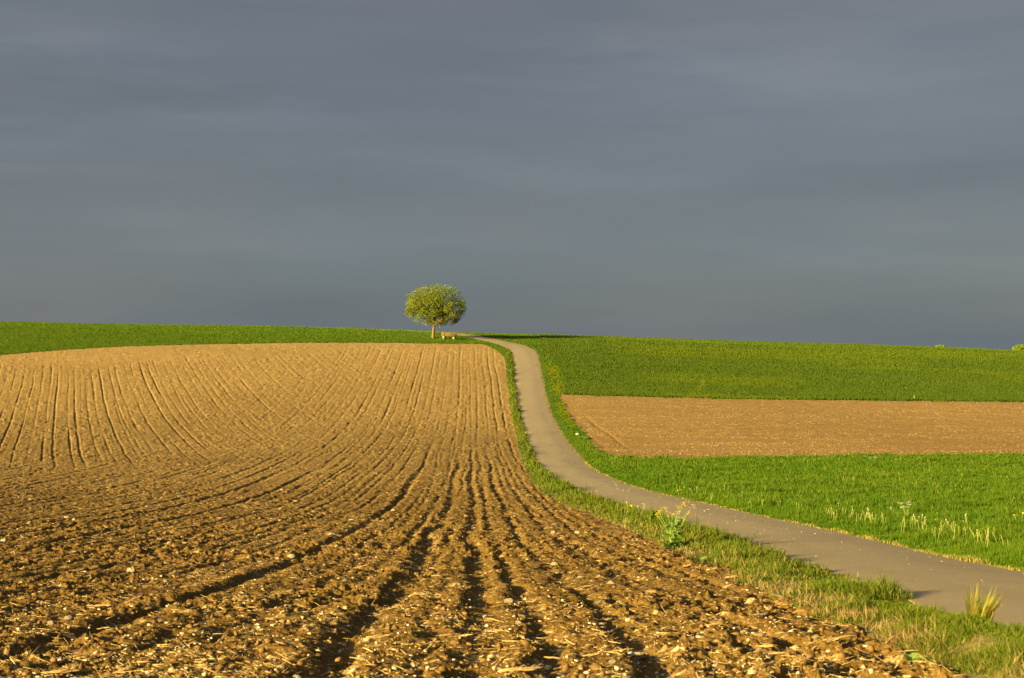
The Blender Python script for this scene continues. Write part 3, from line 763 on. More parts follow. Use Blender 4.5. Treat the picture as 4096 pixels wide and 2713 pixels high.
PLACED = [(211,2327,33),(162,2364,30),(274,2489,44),(911,2405,44),(980,2336,38),(1167,2229,36),(1112,2245,20),(1123,2669,46),(1191,2699,44),(1202,2419,28),
 (1040,2254,26),(129,2531,34),(1876,2383,20),(1391,2485,34),(2038,2404,44),(2478,2411,30),(2321,2309,34),(1948,2512,32),(2077,2489,36),(2183,2492,20),
 (2450,2671,38),(2502,2669,28),(2214,2135,22),(2220,2260,34),(1898,2109,14),(1874,2125,18),(1407,2080,26),(1325,2142,34),(1448,2636,34),(1624,2666,30),
 (2846,2683,32),(3336,2513,22),(3352,2642,38),(2300,2200,16),(2700,2300,16),(2110,2560,22),(1560,2600,22),(1240,2580,24),(720,2600,22),(420,2700,24),
 (60,2440,20),(640,2480,22),(820,2690,24),(2750,2600,24),(2900,2560,22),(2620,2480,20),(1000,2540,18),(700,2260,16),(340,2210,16),(1480,2230,14)]
LABS = 'small pale limestone lying among the brown clods of the ploughed field'
cnt = 0
for u_, v_, px in PLACED:
    place_stone(u_, v_, px, random.randrange(10), LABS, 'loose stones on the ploughed field'); cnt += 1
X, Y = img_samples((-60, 1960, 3900, 2760), 700, field_test)
for x, y in zip(X, Y):
    if cnt >= 284: break
    u_, v_ = proj(x, y, float(gz(x, y)))
    px = min(36, 8 + 16 * random.random() ** 2.5 + (v_ - 1960) / 800 * 16 * random.random())
    place_stone(u_, v_, px, random.randrange(10), LABS, 'loose stones on the ploughed field'); cnt += 1

# ------------------------------------------------------------------ tubes, used for stalks, branches, stems
def tube(P, Rr, n=6, cap=True):
    P = np.asarray(P, float); Rr = np.asarray(Rr, float)
    T = np.gradient(P, axis=0); T /= np.linalg.norm(T, axis=1)[:, None] + 1e-9
    ref = np.array([0, 0, 1.0]) if abs(T[0, 2]) < 0.9 else np.array([1.0, 0, 0])
    V = []
    for p, t_, r in zip(P, T, Rr):
        a = np.cross(t_, ref); a /= np.linalg.norm(a) + 1e-9; b = np.cross(t_, a)
        for k in range(n):
            th = 2 * PI * k / n; V.append(p + r * (a * math.cos(th) + b * math.sin(th)))
    F = []
    m = len(P)
    for i in range(m - 1):
        for k in range(n):
            q = (k + 1) % n; F.append([i * n + k, i * n + q, (i + 1) * n + q, (i + 1) * n + k])
    T3 = []
    if cap:
        V.append(P[0]); V.append(P[-1]); c0, c1 = len(V) - 2, len(V) - 1
        for k in range(n):
            q = (k + 1) % n; T3.append([c0, q, k]); T3.append([c1, (m - 1) * n + k, (m - 1) * n + q])
    return np.array(V), np.array(F), np.array(T3).reshape(-1, 3)
class MB:
    def __init__(s): s.V = []; s.Q = []; s.T = []; s.n = 0
    def add(s, V, Q=None, T=None):
        V = np.asarray(V, float).reshape(-1, 3); s.V.append(V)
        if Q is not None and len(Q): s.Q.append(np.asarray(Q) + s.n)
        if T is not None and len(T): s.T.append(np.asarray(T) + s.n)
        s.n += len(V)
    def tube(s, P, R_, n=6): s.add(*tube(P, R_, n))
    def box(s, c, d, rot=None, bev=0.0):
        x, y, z = np.array(d) / 2.0
        b = min(bev, 0.45 * min(x, y, z)) if bev else 0
        if b:                              # chamfered along the length axes: rings of 8
            ring = [(-y + b, -z), (y - b, -z), (y, -z + b), (y, z - b), (y - b, z), (-y + b, z), (-y, z - b), (-y, -z + b)]
            V = np.array([(sx, p, q) for sx in (-x, x) for p, q in ring])
            Q = [[k, (k + 1) % 8, 8 + (k + 1) % 8, 8 + k] for k in range(8)]
            T = [[0, k + 1, k] for k in range(1, 7)] + [[8, 8 + k, 8 + k + 1] for k in range(1, 7)]
        else:
            V = np.array([(a, b_, c_) for a in (-x, x) for b_ in (-y, y) for c_ in (-z, z)])
            Q = [[0, 1, 3, 2], [4, 6, 7, 5], [0, 4, 5, 1], [2, 3, 7, 6], [0, 2, 6, 4], [1, 5, 7, 3]]; T = None
        if rot is not None: V = V @ np.array(rot).T
        s.add(V + np.array(c), Q, T)
    def mesh(s, name, smooth_=False, attrs=None):
        return mesh_np(name, np.concatenate(s.V), np.concatenate(s.T) if s.T else None, np.concatenate(s.Q) if s.Q else None, smooth_, attrs)

# maize stalks: split, jointed, frayed
def stalk_mesh(seed, bundle):
    r = np.random.default_rng(seed); b = MB()
    for k in range(bundle):
        off = r.normal(0, 0.025, 3) * (k > 0); n = 7
        s = np.linspace(-0.5, 0.5, n) * (1 if k == 0 else 0.6 + 0.4 * r.random()) + (r.random() - .5) * 0.2 * (k > 0)
        bend = 0.10 * (r.random() - .5) * 2
        P = np.c_[s, bend * (s * s * 4) + off[1] + 0.012 * r.normal(size=n), off[2] + 0.01 * r.normal(size=n) + 0.025 + 0.05 * r.random() * s]
        rad = 0.019 * (0.8 + 0.5 * r.random(n)); rad[0] *= 0.6; rad[-1] *= 0.45; rad[n // 2] *= 1.25
        b.tube(P, rad, 6)
    for k in range(3):                     # dry leaf shreds
        x0 = r.uniform(-.45, .3); y0 = r.normal(0, .03)
        P = [np.array([x0, y0, 0.03]), np.array([x0 + .12, y0 + r.normal(0, .05), .05 + .05 * r.random()]), np.array([x0 + .26, y0 + r.normal(0, .1), 0.02])]
        sd = np.array([0, 0.014, 0.004])
        V = np.array([P[0] - sd, P[0] + sd, P[1] - sd, P[1] + sd, P[2]]); b.add(V, None, [[0, 1, 3], [0, 3, 2], [2, 3, 4]])
    me = b.mesh('stalk', True); me.materials.append(M['stalk']); return me
stalks = [stalk_mesh(70 + i, 1 + (i % 4 == 0) * 2 + (i % 4 == 1)) for i in range(8)]
def place_stalk(u, v, px, ang, tilt, proto, label, group=None):
    X, Y = cast(u, v); x, y = float(X[0]), float(Y[0]); L = px * y / FP
    z = float(soil_z(np.array([x]), np.array([y]))[0]) + 0.01 + 0.4 * L * abs(math.sin(tilt))
    return link('maize_stalk', stalks[proto], None, None, label, 'stalk', group, None, (x, y, z), (random.uniform(-3, 3) * 0, -tilt, ang), L)
for u_, v_, px, an, ti, p, lab in [
 (2096, 2692, 185, 0.05, 0.03, 0, 'thick bundle of pale maize stalk at the bottom edge of the field'),
 (3358, 2579, 150, 0.15, 0.10, 1, 'long straight dry stalk lying below the verge grass'),
 (3592, 2671, 100, 0.5, 0.75, 2, 'dry stalk sticking up slantwise in the lower right of the soil'),
 (2657, 2456, 60, 2.4, 0.85, 3, 'thin broken stalk leaning left beside the last furrow'),
 (1783, 2540, 62, 0.1, 0.05, 4, 'short bundle of pale stalks on the edge of the widest furrow'),
 (1725, 2592, 70, 0.6, 0.7, 2, 'slanting dry stalk rising from the furrow at bottom centre'),
 (2414, 2465, 90, 0.05, 0.04, 0, 'frayed stalk bundle lying flat right of the straight furrow'),
 (1525, 2540, 120, 0.15, 0.08, 5, 'long split stalk lying across the furrow left of centre'),
 (230, 2345, 62, 1.8, 0.5, 6, 'bent upright stalk in the left foreground'),
 (395, 2420, 130, -0.25, 0.06, 7, 'long curved stalk lying in the left foreground'),
 (626, 2183, 70, 0.0, 0.03, 5, 'pale flat stalk lying beyond the large blocky stone')]:
    place_stalk(u_, v_, px, an, ti, p, lab)
X, Y = img_samples((-60, 2020, 3700, 2760), 110, field_test)
for x, y in zip(X, Y):
    u_, v_ = proj(x, y, float(gz(x, y)))
    place_stalk(u_, v_, (0.10 + 0.14 * random.random()) * FP / y * 0.9, random.gauss(0, 0.8), abs(random.gauss(0, 0.16)), random.randrange(8),
                'dry piece of maize stalk lying on the brown soil', 'broken maize stalks on the ploughed field')

# ------------------------------------------------------------------ tree
def make_tree(base, H, Rx, Ry, zc, Rz, seed):
    r = np.random.default_rng(seed)
    root = link('broad_tree', None, label='lone round-crowned tree beside the bench on the hilltop', cat='tree', loc=base)
    tk = MB(); br = MB(); tips = []
    fork = np.array([0.14, 0.0, 1.95])
    P = np.array([(-.02, 0, -0.2), (-.02, 0, 0.0), (0.0, 0.0, 0.5), (0.05, 0.02, 1.1), (0.12, 0.0, 1.7), fork])
    tk.tube(P, [0.25, 0.225, 0.185, 0.17, 0.165, 0.175], 12)
    C = np.array([0.32, 0, zc])
    def inside(p, k=1.0):
        q = (p - C) / np.array([Rx, Ry, Rz]); return np.dot(q, q) < k * k
    def grow(p, d, L, rad, depth):
        n = 4; pts = [p]
        for i in range(n):
            d = d + r.normal(0, 0.14, 3); d[2] += 0.03 if depth < 2 else -0.01; d /= np.linalg.norm(d)
            pts.append(pts[-1] + d * L / n)
            if not inside(pts[-1], 0.99) and depth > 0: break
        rs = np.linspace(rad, rad * 0.55, len(pts))
        (br if depth else br).tube(pts, rs, 7 if depth < 2 else 4)
        if depth >= 2: tips.extend(pts[1:])
        if depth < 4:
            for c in range([5, 4, 4, 3][depth]):
                f = r.uniform(0.35, 1.0); i = min(len(pts) - 1, max(1, int(round(f * (len(pts) - 1))))); q = pts[i]
                a = r.normal(0, 1, 3); a -= d * np.dot(a, d); a /= np.linalg.norm(a)
                nd = d * 0.72 + a * r.uniform(0.5, 0.95)
                nd[2] *= 0.8; nd /= np.linalg.norm(nd)
                if inside(q, 1.0): grow(q, nd, L * r.uniform(0.55, 0.78), rs[i] * 0.62, depth + 1)
    mains = [((-0.55, 0.1, 0.9), 2.6, .13), ((0.75, -0.25, 0.75), 2.7, .14), ((0.05, 0.3, 1.0), 3.0, .15), ((0.35, 0.7, .75), 2.4, .10), ((-.35, -.6, .7), 2.4, .10),
             ((1.0, 0.25, 0.32), 2.7, .09), ((-1.0, -.15, .38), 2.6, .09), ((0.5, -.8, .4), 2.2, .08), ((-0.2, 0.9, .45), 2.2, .08)]
    for d, L, ra in mains:
        d = np.array(d); grow(fork + np.array([0, 0, -0.08]), d / np.linalg.norm(d), L, ra, 0)
    tips = np.array(tips)
    # twig points plus points filling the crown shell, clumped, with gaps left open
    m = 5200
    q = r.normal(size=(m, 3)); q /= np.linalg.norm(q, axis=1)[:, None]; q *= (0.55 + 0.45 * r.random(m) ** 0.6)[:, None]
    shell = C + q * np.array([Rx, Ry, Rz]) * (1 + 0.07 * vnoise(q[:, 0] * 4, q[:, 2] * 4 + q[:, 1] * 2, 410))[:, None]
    shell = shell[(shell[:, 2] > 1.15 + 0.25 * np.abs(shell[:, 0] - 0.3) * 0.4)]
    dens = vnoise(shell[:, 0] * 1.1 + 3, shell[:, 2] * 1.2 + shell[:, 1] * .7, 411)
    shell = shell[dens > -0.55]
    allp = np.vstack([tips, shell])
    n = 36000
    Pc = allp[r.integers(0, len(allp), n)] + r.normal(0, 0.13, (n, 3))
    # keep the outline: uneven ellipsoid, flatter below
    e = (Pc - C) / np.array([Rx, Ry, Rz]); an = np.arctan2(e[:, 2], e[:, 0])
    lim = 0.99 + 0.11 * vnoise(an * 2.2 + 5, e[:, 1] * 1.5, 412) + 0.09 * vnoise(an * 6, e[:, 1] * 3, 413)
    k = (np.linalg.norm(e, axis=1) < lim) & (Pc[:, 2] > 1.15 + 0.35 * vnoise(Pc[:, 0] * 1.3, Pc[:, 1], 414))
    # hollows where the sky shows
    for hx, hz, hr in ((-1.45, 2.35, 0.36), (2.9, 3.9, 0.34), (0.55, 2.55, 0.33), (-2.3, 3.0, 0.25), (2.1, 2.0, 0.3), (1.3, 4.1, 0.22)):
        k &= ~(((Pc[:, 0] - hx) / 1.2) ** 2 + (Pc[:, 2] - hz) ** 2 < hr * hr) | (r.random(n) < 0.06)
    Pc = Pc[k]; n = len(Pc)
    nrm = r.normal(size=(n, 3)); nrm /= np.linalg.norm(nrm, axis=1)[:, None]
    a = np.cross(nrm, r.normal(size=(n, 3))); a /= np.linalg.norm(a, axis=1)[:, None]; b = np.cross(nrm, a)
    s = (0.036 + 0.034 * r.random(n))[:, None]
    V = np.stack([Pc - a * s * 1.5, Pc + b * s * 0.75, Pc + a * s * 1.5, Pc - b * s * 0.75], 1)
    cl = 0.5 + 0.5 * vnoise(Pc[:, 0] * 1.4, Pc[:, 2] * 1.4 + Pc[:, 1], 415)
    tint = lerp(np.array([0.10, 0.17, 0.014]), np.array([0.24, 0.27, 0.02]), np.clip(0.55 * cl + 0.55 * r.random(n) - 0.05, 0, 1))
    pale = r.random(n) < 0.05; tint[pale] = np.array([0.50, 0.48, 0.26])
    link('trunk', tk.mesh('trunk', True), M['bark'], root); link('branches', br.mesh('branches', True), M['bark'], root)
    link('crown', mesh_np('crown', V.reshape(-1, 3), quads=np.arange(n * 4).reshape(-1, 4), attrs={'tint': np.repeat(tint, 4, 0)}), M['leaf'], root)
    return root
tx, ty = cast(1733, 1354); tx, ty = float(tx[0]), float(ty[0]); print('TREE', tx, ty)
mpp = ty / FP
make_tree((tx, ty, float(gz(tx, ty))), 218 * mpp, 129 * mpp, 118 * mpp, (1354 - 1222) * mpp, 93 * mpp, 3)

# ------------------------------------------------------------------ bench, seen from behind
def make_bench():
    bx_, by_ = cast(1795, 1359); x, y = float(bx_[0]), float(by_[0]); print('BENCH', x, y)
    root = link('park_bench', None, label='wooden slatted bench on two concrete feet beside the tree', cat='bench', loc=(x, y, float(gz(x, y))), rot=(0, math.radians(6.5), math.radians(-8)))
    L = 2.05
    for k, z in enumerate((0.50, 0.645, 0.79)):
        b = MB(); b.box((0, -0.10 - 0.03 * k, z), (L, 0.045, 0.095), bev=0.012); link('backrest_plank', b.mesh('backrest_plank'), M['plank'], root)
    for k in range(3):
        b = MB(); b.box((0, 0.06 + 0.15 * k, 0.43), (L, 0.13, 0.045), bev=0.012); link('seat_plank', b.mesh('seat_plank'), M['plank'], root)
    for sx in (-0.68, 0.66):
        b = MB(); b.box((sx, -0.165, 0.63), (0.09, 0.05, 0.48), rot=Matrix.Rotation(math.radians(11), 3, 'X')); link('back_post', b.mesh('back_post'), M['plank'], root)
        b = MB()                          # concrete foot, wider at the top
        w0, w1 = 0.11, 0.16; V = []
        for z, w, y0, y1 in ((-0.15, w0 * .9, -0.02, 0.28), (0.0, w0, -0.05, 0.3), (0.28, w1, -0.16, 0.38), (0.405, w1, -0.17, 0.42)):
            V += [(sx - w, y0, z), (sx + w, y0, z), (sx + w, y1, z), (sx - w, y1, z)]
        Qd = [[i * 4 + k, i * 4 + (k + 1) % 4, i * 4 + 4 + (k + 1) % 4, i * 4 + 4 + k] for i in range(3) for k in range(4)] + [[3, 2, 1, 0], [12, 13, 14, 15]]
        b.add(V, Qd); link('concrete_foot', b.mesh('concrete_foot'), M['concrete'], root)
make_bench()

# ------------------------------------------------------------------ bushes just behind the right skyline
def make_bush(u, v_top, px_w, Yd, label, seed):
    X = (u - CU) / FP * Yd; zb = float(gz(X, Yd)); zt = (CV - v_top) / FP * Yd
    H = zt - zb; W = px_w * Yd / FP; r = np.random.default_rng(seed)
    root = link('bush', None, label=label, cat='bush', group=None, loc=(X, Yd, zb))
    b = MB(); lv = []
    for k in range(9):
        a = r.random() * 2 * PI; d = np.array([math.cos(a) * W * .38 * r.random(), math.sin(a) * W * .38 * r.random(), H * (0.7 + 0.25 * r.random())])
        P = [np.zeros(3), d * np.array([.3, .3, .45]), d]; b.tube(P, [0.05, 0.035, 0.012], 5)
    n = 6500
    q = r.normal(size=(n, 3)); q /= np.linalg.norm(q, axis=1)[:, None]; q *= r.random(n)[:, None] ** 0.4
    lim = 0.85 + 0.22 * vnoise(q[:, 0] * 3 + seed, q[:, 1] * 3 + q[:, 2] * 2, 420)
    P = q * lim[:, None] * np.array([W / 2, W / 2, H * 0.52]) + np.array([0, 0, H * 0.55])
    nrm = r.normal(size=(n, 3)); a = np.cross(nrm, r.normal(size=(n, 3))); a /= np.linalg.norm(a, axis=1)[:, None]; bb = np.cross(nrm, a); bb /= np.linalg.norm(bb, axis=1)[:, None]
    s = 0.07 + 0.05 * r.random(n)[:, None]
    V = np.stack([P - a * s, P + bb * s * .6, P + a * s, P - bb * s * .6], 1)
    tint = lerp(np.array([0.13, 0.22, 0.012]), np.array([0.28, 0.33, 0.02]), r.random(n))
    link('stems', b.mesh('stems', True), M['bark'], root)
    link('foliage', mesh_np('foliage', V.reshape(-1, 3), quads=np.arange(n * 4).reshape(-1, 4), attrs={'tint': np.repeat(tint, 4, 0)}), M['leaf'], root)
make_bush(3762, 1382, 66, 232, 'low wide bush showing over the green skyline at right', 31)
make_bush(4082, 1381, 72, 232, 'round bush on the skyline cut by the right edge of the view', 32)

# ------------------------------------------------------------------ dandelions and other herbs
def stem_mesh(h, r0, bend, seed, mat):
    r = np.random.default_rng(seed); s = np.linspace(0, 1, 5)
    P = np.c_[bend * s * s, 0.3 * bend * s, h * s]; b = MB(); b.tube(P, r0 * (1 - 0.25 * s), 5)
    me = b.mesh('stem', True); me.materials.append(mat); return me, P[-1]
def head_mesh(rad, mat, seed, spiky=True):
    r = np.random.default_rng(seed); b = MB(); v, f = ico(2); b.add(v * rad * 0.62, None, f)
    for d in r.normal(size=(70, 3)):
        d /= np.linalg.norm(d); a = np.cross(d, [0.3, .2, 1]); a /= np.linalg.norm(a); b.add(np.array([d * rad * .5 - a * rad * .12, d * rad * .5 + a * rad * .12, d * rad]), None, [[0, 1, 2]])
    me = b.mesh('seed_head'); me.materials.append(mat); return me
def flower_mesh(rad, mat, seed):
    b = MB(); r = np.random.default_rng(seed)
    for ring, (k, L, up) in enumerate(((16, 1.0, .10), (12, .75, .25), (8, .45, .35))):
        for i in range(k):
            a = 2 * PI * (i + .5 * ring) / k; d = np.array([math.cos(a), math.sin(a), up]); sd = np.array([-math.sin(a), math.cos(a), 0]) * 0.16
            b.add(np.array([sd * .3, -sd * .3, d * L - sd, d * L + sd, d * L * 1.12]) * rad, None, [[0, 1, 2], [0, 2, 3], [3, 2, 4]])
    v, f = ico(1); b.add(v * rad * np.array([.4, .4, .3]) - np.array([0, 0, rad * .1]), None, f)
    me = b.mesh('flower'); me.materials.append(mat); return me
stems = [stem_mesh(0.30, 0.0058, bd, i, M['stem']) for i, bd in enumerate((0.03, -0.05, 0.08, -0.02))]
heads = [head_mesh(0.026, M['fluff'], 5), head_mesh(0.022, M['fluff'], 6)]
flow = flower_mesh(0.026, M['yellow'], 7)
def bud_mesh():
    b = MB(); v, f = ico(1); b.add(v * np.array([.009, .009, .014]), None, f); me = b.mesh('bare_head'); me.materials.append(M['stem']); return me
bud = bud_mesh()
def leafrosette(mat, n, L, seed):
    r = np.random.default_rng(seed); b = MB()
    for i in range(n):
        a = r.random() * 2 * PI; up = r.uniform(.3, 1.0); d = np.array([math.cos(a), math.sin(a), 0]); sd = np.array([-math.sin(a), math.cos(a), 0.1])
        l = L * r.uniform(.6, 1.1); wd = l * r.uniform(.12, .2)
        P = [np.zeros(3), d * l * .45 + np.array([0, 0, l * .4 * up]), d * l + np.array([0, 0, l * (.55 * up - .15)])]
        b.add(np.array([P[0] - sd * wd * .2, P[0] + sd * wd * .2, P[1] - sd * wd, P[1] + sd * wd, P[2]]), None, [[0, 1, 3], [0, 3, 2], [2, 3, 4]])
    me = b.mesh('leaf_rosette'); me.materials.append(mat); return me
ros = leafrosette(M['rapeleaf'], 9, 0.13, 8)
def gzf(x, y): return float(gz(x, y) + grass_base(np.array([x]), np.array([y]))[0] + (bank(np.array([x]), np.array([y]))[0] if y < 182 else 0))
DL = {'bare': 'pale bare dandelion stalk standing in the meadow grass along the lane', 'clock': 'dandelion with a white seed head in the meadow beside the lane',
      'yellow': 'yellow flowering dandelion in the grass right of the lane'}
DG = {'bare': 'spent dandelion stalks along the meadow edge', 'clock': 'dandelion clocks along the meadow edge', 'yellow': 'yellow dandelions right of the lane'}
def dandelion(u, v, kind, hs, label=None, group=None, i=None):
    X, Y = cast(u, v); x, y = float(X[0]), float(Y[0])
    k = random.randrange(4) if i is None else i
    root = link('dandelion', None, label=label or DL[kind], cat='dandelion', group=group or DG[kind], loc=(x, y, gzf(x, y)), rot=(random.gauss(0, .08), random.gauss(0, .08), random.random() * 6.28), scale=hs / 0.30)
    link('stem', stems[k][0], None, root)
    tp = Vector(stems[k][1])
    if kind == 'clock': link('seed_head', random.choice(heads), None, root, loc=tp + Vector((0, 0, .012)))
    elif kind == 'yellow': link('flower', flow, None, root, loc=tp, rot=(random.gauss(0.5, .2), 0, 0))
    else: link('bare_head', bud, None, root, loc=tp + Vector((0, 0, .008)))
    link('leaf_rosette', ros, None, root, rot=(0, 0, random.random() * 6))
    return root
# along the meadow edge, thickest towards the right, as clusters
clus = [(2726, 1951, 7, 24, 'y'), (2783, 1946, 3, 12, 'c'), (2815, 1963, 3, 12, 'b'), (2846, 1982, 4, 14, 'b'), (2903, 1960, 4, 20, 'b'), (2957, 1975, 2, 9, 'c'), (3004, 2007, 4, 16, 'b'),
        (3042, 2011, 5, 14, 'b'), (3118, 2006, 2, 12, 'c'), (3206, 2028, 5, 40, 'b'), (3310, 2050, 8, 22, 'b'), (3340, 2058, 8, 22, 'b'), (3367, 2040, 3, 16, 'c'), (3390, 2064, 6, 18, 'b'), (3434, 2074, 6, 20, 'b'),
        (3475, 2080, 9, 24, 'b'), (3484, 2070, 5, 36, 'c'), (3529, 2082, 7, 24, 'b'), (3617, 2108, 8, 16, 'b'), (3645, 2100, 5, 12, 'b'), (3676, 2096, 9, 26, 'c'), (3702, 2115, 6, 16, 'b'), (3737, 2140, 6, 16, 'b'),
        (3765, 2100, 4, 22, 'c'), (3775, 2134, 7, 16, 'b'), (3800, 2124, 6, 16, 'b'), (3829, 2146, 7, 16, 'b'), (3854, 2142, 5, 14, 'b'), (3850, 2100, 3, 30, 'c'), (3908, 2165, 6, 14, 'b'), (3955, 2162, 5, 10, 'b'),
        (3933, 2178, 6, 18, 'b'), (4015, 2184, 3, 20, 'b'), (4060, 2075, 2, 20, 'y'), (4045, 2003, 1, 4, 'y')]
for cu_, cv_, n_, sp, kd in clus:
    for q in range(n_):
        u_ = cu_ + random.gauss(0, sp * .6); v_ = cv_ + (u_ - cu_) * 0.20 + random.gauss(0, 8) + 26
        kind = {'y': 'yellow', 'c': 'clock', 'b': 'bare'}[kd]
        if kd == 'b' and random.random() < 0.06: kind = 'clock'
        dandelion(u_, v_, kind, random.uniform(0.19, 0.33))
# clump on the left verge
VG = 'yellow dandelions on the left verge'
for u_, v_, hh in ((2497, 2085, .30), (2500, 2092, .25), (2496, 2098, .2), (2535, 2070, .26), (2556, 2078, .25), (2566, 2082, .24)):
    dandelion(u_, v_, 'yellow', hh, 'yellow dandelion in the green tuft on the verge left of the lane', VG)
for u_, v_ in ((2510, 2070), (2572, 2072), (2578, 2084)):
    dandelion(u_, v_, 'clock', .33, 'white dandelion clock on the verge between soil and lane', 'dandelion clocks on the left verge')

# rape plant with yellow flowers at the soil edge
def make_rape():
    X, Y = cast(2690, 2196); x, y = float(X[0]), float(Y[0]); r = np.random.default_rng(12); print('RAPE', x, y)
    root = link('rape_plant', None, label='bushy blue-green plant with yellow flower heads at the edge of the soil', cat='plant', loc=(x, y, gzf(x, y)), scale=0.000176 * y / 0.0046 * 1.12)
    tops = [(-0.22, .0, .60), (-.24, .05, .54), (-.10, .1, .64), (-.08, -.05, .58), (0.0, .08, .55), (.06, -.05, .57), (.17, .05, .72), (.12, .1, .66), (.33, .0, .70), (.28, .1, .56), (.20, -.1, .50)]
    for tp in tops:
        tp = np.array(tp); b = MB(); s = np.linspace(0, 1, 6)[:, None]
        P = np.array([0, 0, 0]) * (1 - s) + tp * s; P[:, 0] *= (0.4 + 0.6 * s[:, 0]); b.tube(P, np.linspace(.010, .0035, 6), 5)
        link('stem', b.mesh('stem', True), M['stemg'], root)
        fb = MB()
        for k in range(int(r.integers(5, 12))):
            c = tp + r.normal(0, 1, 3) * np.array([.020, .020, .026]); 
            for i in range(4):
                a = PI / 2 * i + r.random() * .4; d = np.array([math.cos(a), math.sin(a), .35]); sd = np.array([-math.sin(a), math.cos(a), 0]) * .007
                fb.add(np.array([c, c + d * .013 - sd * 1.6, c + d * .026, c + d * .013 + sd * 1.6]), [[0, 1, 2, 3]])
        link('flower_head', fb.mesh('flower_head'), M['yellow'], root)
    for k in range(95):
        a = r.random() * 2 * PI; z = r.random() ** 1.2 * .46; rad = .03 + .10 * r.random() + .12 * z; l = .14 * (1.15 - z) * r.uniform(.7, 1.2); wd = l * .33
        d = np.array([math.cos(a), math.sin(a), .25 + .5 * r.random()]); sd = np.array([-math.sin(a), math.cos(a), r.normal(0, .4)])
        p = np.array([math.cos(a) * rad * .5, math.sin(a) * rad * .5, z]); b = MB()
        pts = [p, p + d * l * .35, p + d * l * .72 + np.array([0, 0, -.01]), p + d * l + np.array([0, 0, -.03])]
        b.add(np.array([pts[0] - sd * .003, pts[0] + sd * .003, pts[1] - sd * wd, pts[1] + sd * wd, pts[2] - sd * wd * .8, pts[2] + sd * wd * .8, pts[3]]), [[0, 1, 3, 2], [2, 3, 5, 4]], [[4, 5, 6]])
        link('leaf', b.mesh('leaf', True), M['rapeleaf'], root)
make_rape()

def grass_tuft(name, u, v, n, h, w, tint, label, spread, seed):
    X, Y = cast(u, v); x, y = float(X[0]), float(Y[0]); r = np.random.default_rng(seed); b = MB(); tn = []
    for k in range(n):
        a = r.random() * 2 * PI; ro = spread * 0.35 * math.sqrt(r.random()); base = np.array([math.cos(a) * ro * 1.4, math.sin(a) * ro, -0.02])
        hh = h * r.uniform(.6, 1.1); ln = np.array([math.cos(a) * r.uniform(.05, .5) + .22, math.sin(a) * r.uniform(.05, .4), 0]) * hh
        P = [base, base + ln * .3 + np.array([0, 0, hh * .5]), base + ln * 1.0 + np.array([0, 0, hh * .95])]
        g = r.random() * PI; sd = np.array([math.cos(g * .3), math.sin(g * .3), 0]) * w * r.uniform(.7, 1.2)
        b.add(np.array([P[0] - sd * .7, P[0] + sd * .7, P[1] - sd, P[1] + sd, P[2]]), None, [[0, 1, 3], [0, 3, 2], [2, 3, 4]])
        t_ = tint[int(r.integers(0, len(tint)))]; tn.append(np.tile(t_, (5, 1)))
    return link(name, b.mesh(name, False, {'tint': np.concatenate(tn)}), M['blade'], None, label, 'grass tuft', None, None, (x, y, gzf(x, y)))
grass_tuft('grass_tuft', 3915, 2584, 75, 0.235, 0.0055, [np.array([.56, .45, .06]), np.array([.62, .47, .09]), np.array([.44, .42, .05]), np.array([.30, .38, .04])],
           'bright yellow broad-bladed grass tuft on the verge at lower right', 0.16, 21)
grass_tuft('grass_tuft', 2530, 2090, 90, 0.30, 0.010, [np.array([.05, .15, .012]), np.array([.07, .18, .015])], 'dark green grass clump round the dandelions on the left verge', 0.5, 22)
def leafy_weed(u, v, L, label, seed, mat='rapeleaf'):
    X, Y = cast(u, v); x, y = float(X[0]), float(Y[0])
    root = link('leafy_weed', leafrosette(M[mat], 26, L, seed), None, None, label, 'weed', None, None, (x, y, gzf(x, y) + 0.02))
leafy_weed(3650, 2650, 0.10, 'low bright green broad-leaved weed in the soil edge at lower right', 41, 'stemg')
leafy_weed(2800, 2262, 0.17, 'leafy green weed at the foot of the dry verge grass', 42)
leafy_weed(1966, 2145, 0.08, 'small green seedling between two furrows', 43)

# cow parsley in the meadow
def parsley(u, v, H, label, seed):
    X, Y = cast(u, v); x, y = float(X[0]), float(Y[0]); r = np.random.default_rng(seed)
    root = link('cow_parsley', None, label=label, cat='plant', loc=(x, y, gzf(x, y)))
    for k in range(9):
        tp = np.array([r.normal(0, .22), r.normal(0, .15), H * r.uniform(.7, 1.0)]); b = MB(); s = np.linspace(0, 1, 4)[:, None]
        b.tube(np.array([0, 0, 0]) + tp * s, np.linspace(.006, .003, 4), 4); link('stem', b.mesh('stem', True), M['stemg'], root)
        f = MB(); Vf = [tp - np.array([0, 0, .03])]; Tf = []
        for q in range(15):
            c = tp + np.array([r.normal(0, .04), r.normal(0, .04), r.normal(0, .006)]); e = r.normal(size=3) * .006
            Vf += [c - e, c + e, c + np.array([.004, .004, .008])]; i0 = 1 + 3 * q; Tf += [[0, i0, i0 + 1], [i0, i0 + 1, i0 + 2]]
        f.add(np.array(Vf), None, Tf)
        link('umbel', f.mesh('umbel'), M['fluff'], root)
parsley(3630, 2090, .55, 'white flowering cow parsley standing above the dandelion stalks', 51)
parsley(3490, 1850, .40, 'pale cow parsley at the far edge of the meadow beside the soil strip', 52)

# thin marker stake at the front of the cereal
def stake():
    X, Y = cast(3657, 1602); x, y = float(X[0]), float(Y[0]); b = MB(); b.tube([(0, 0, -.2), (0, 0, .3), (.01, 0, .55)], [.04, .04, .035], 8)
    link('marker_stake', b.mesh('marker_stake', True), M['stemg'], None, 'short pale stake at the front edge of the cereal crop', 'stake', None, None, (x, y, float(gz(x, y))))
stake()
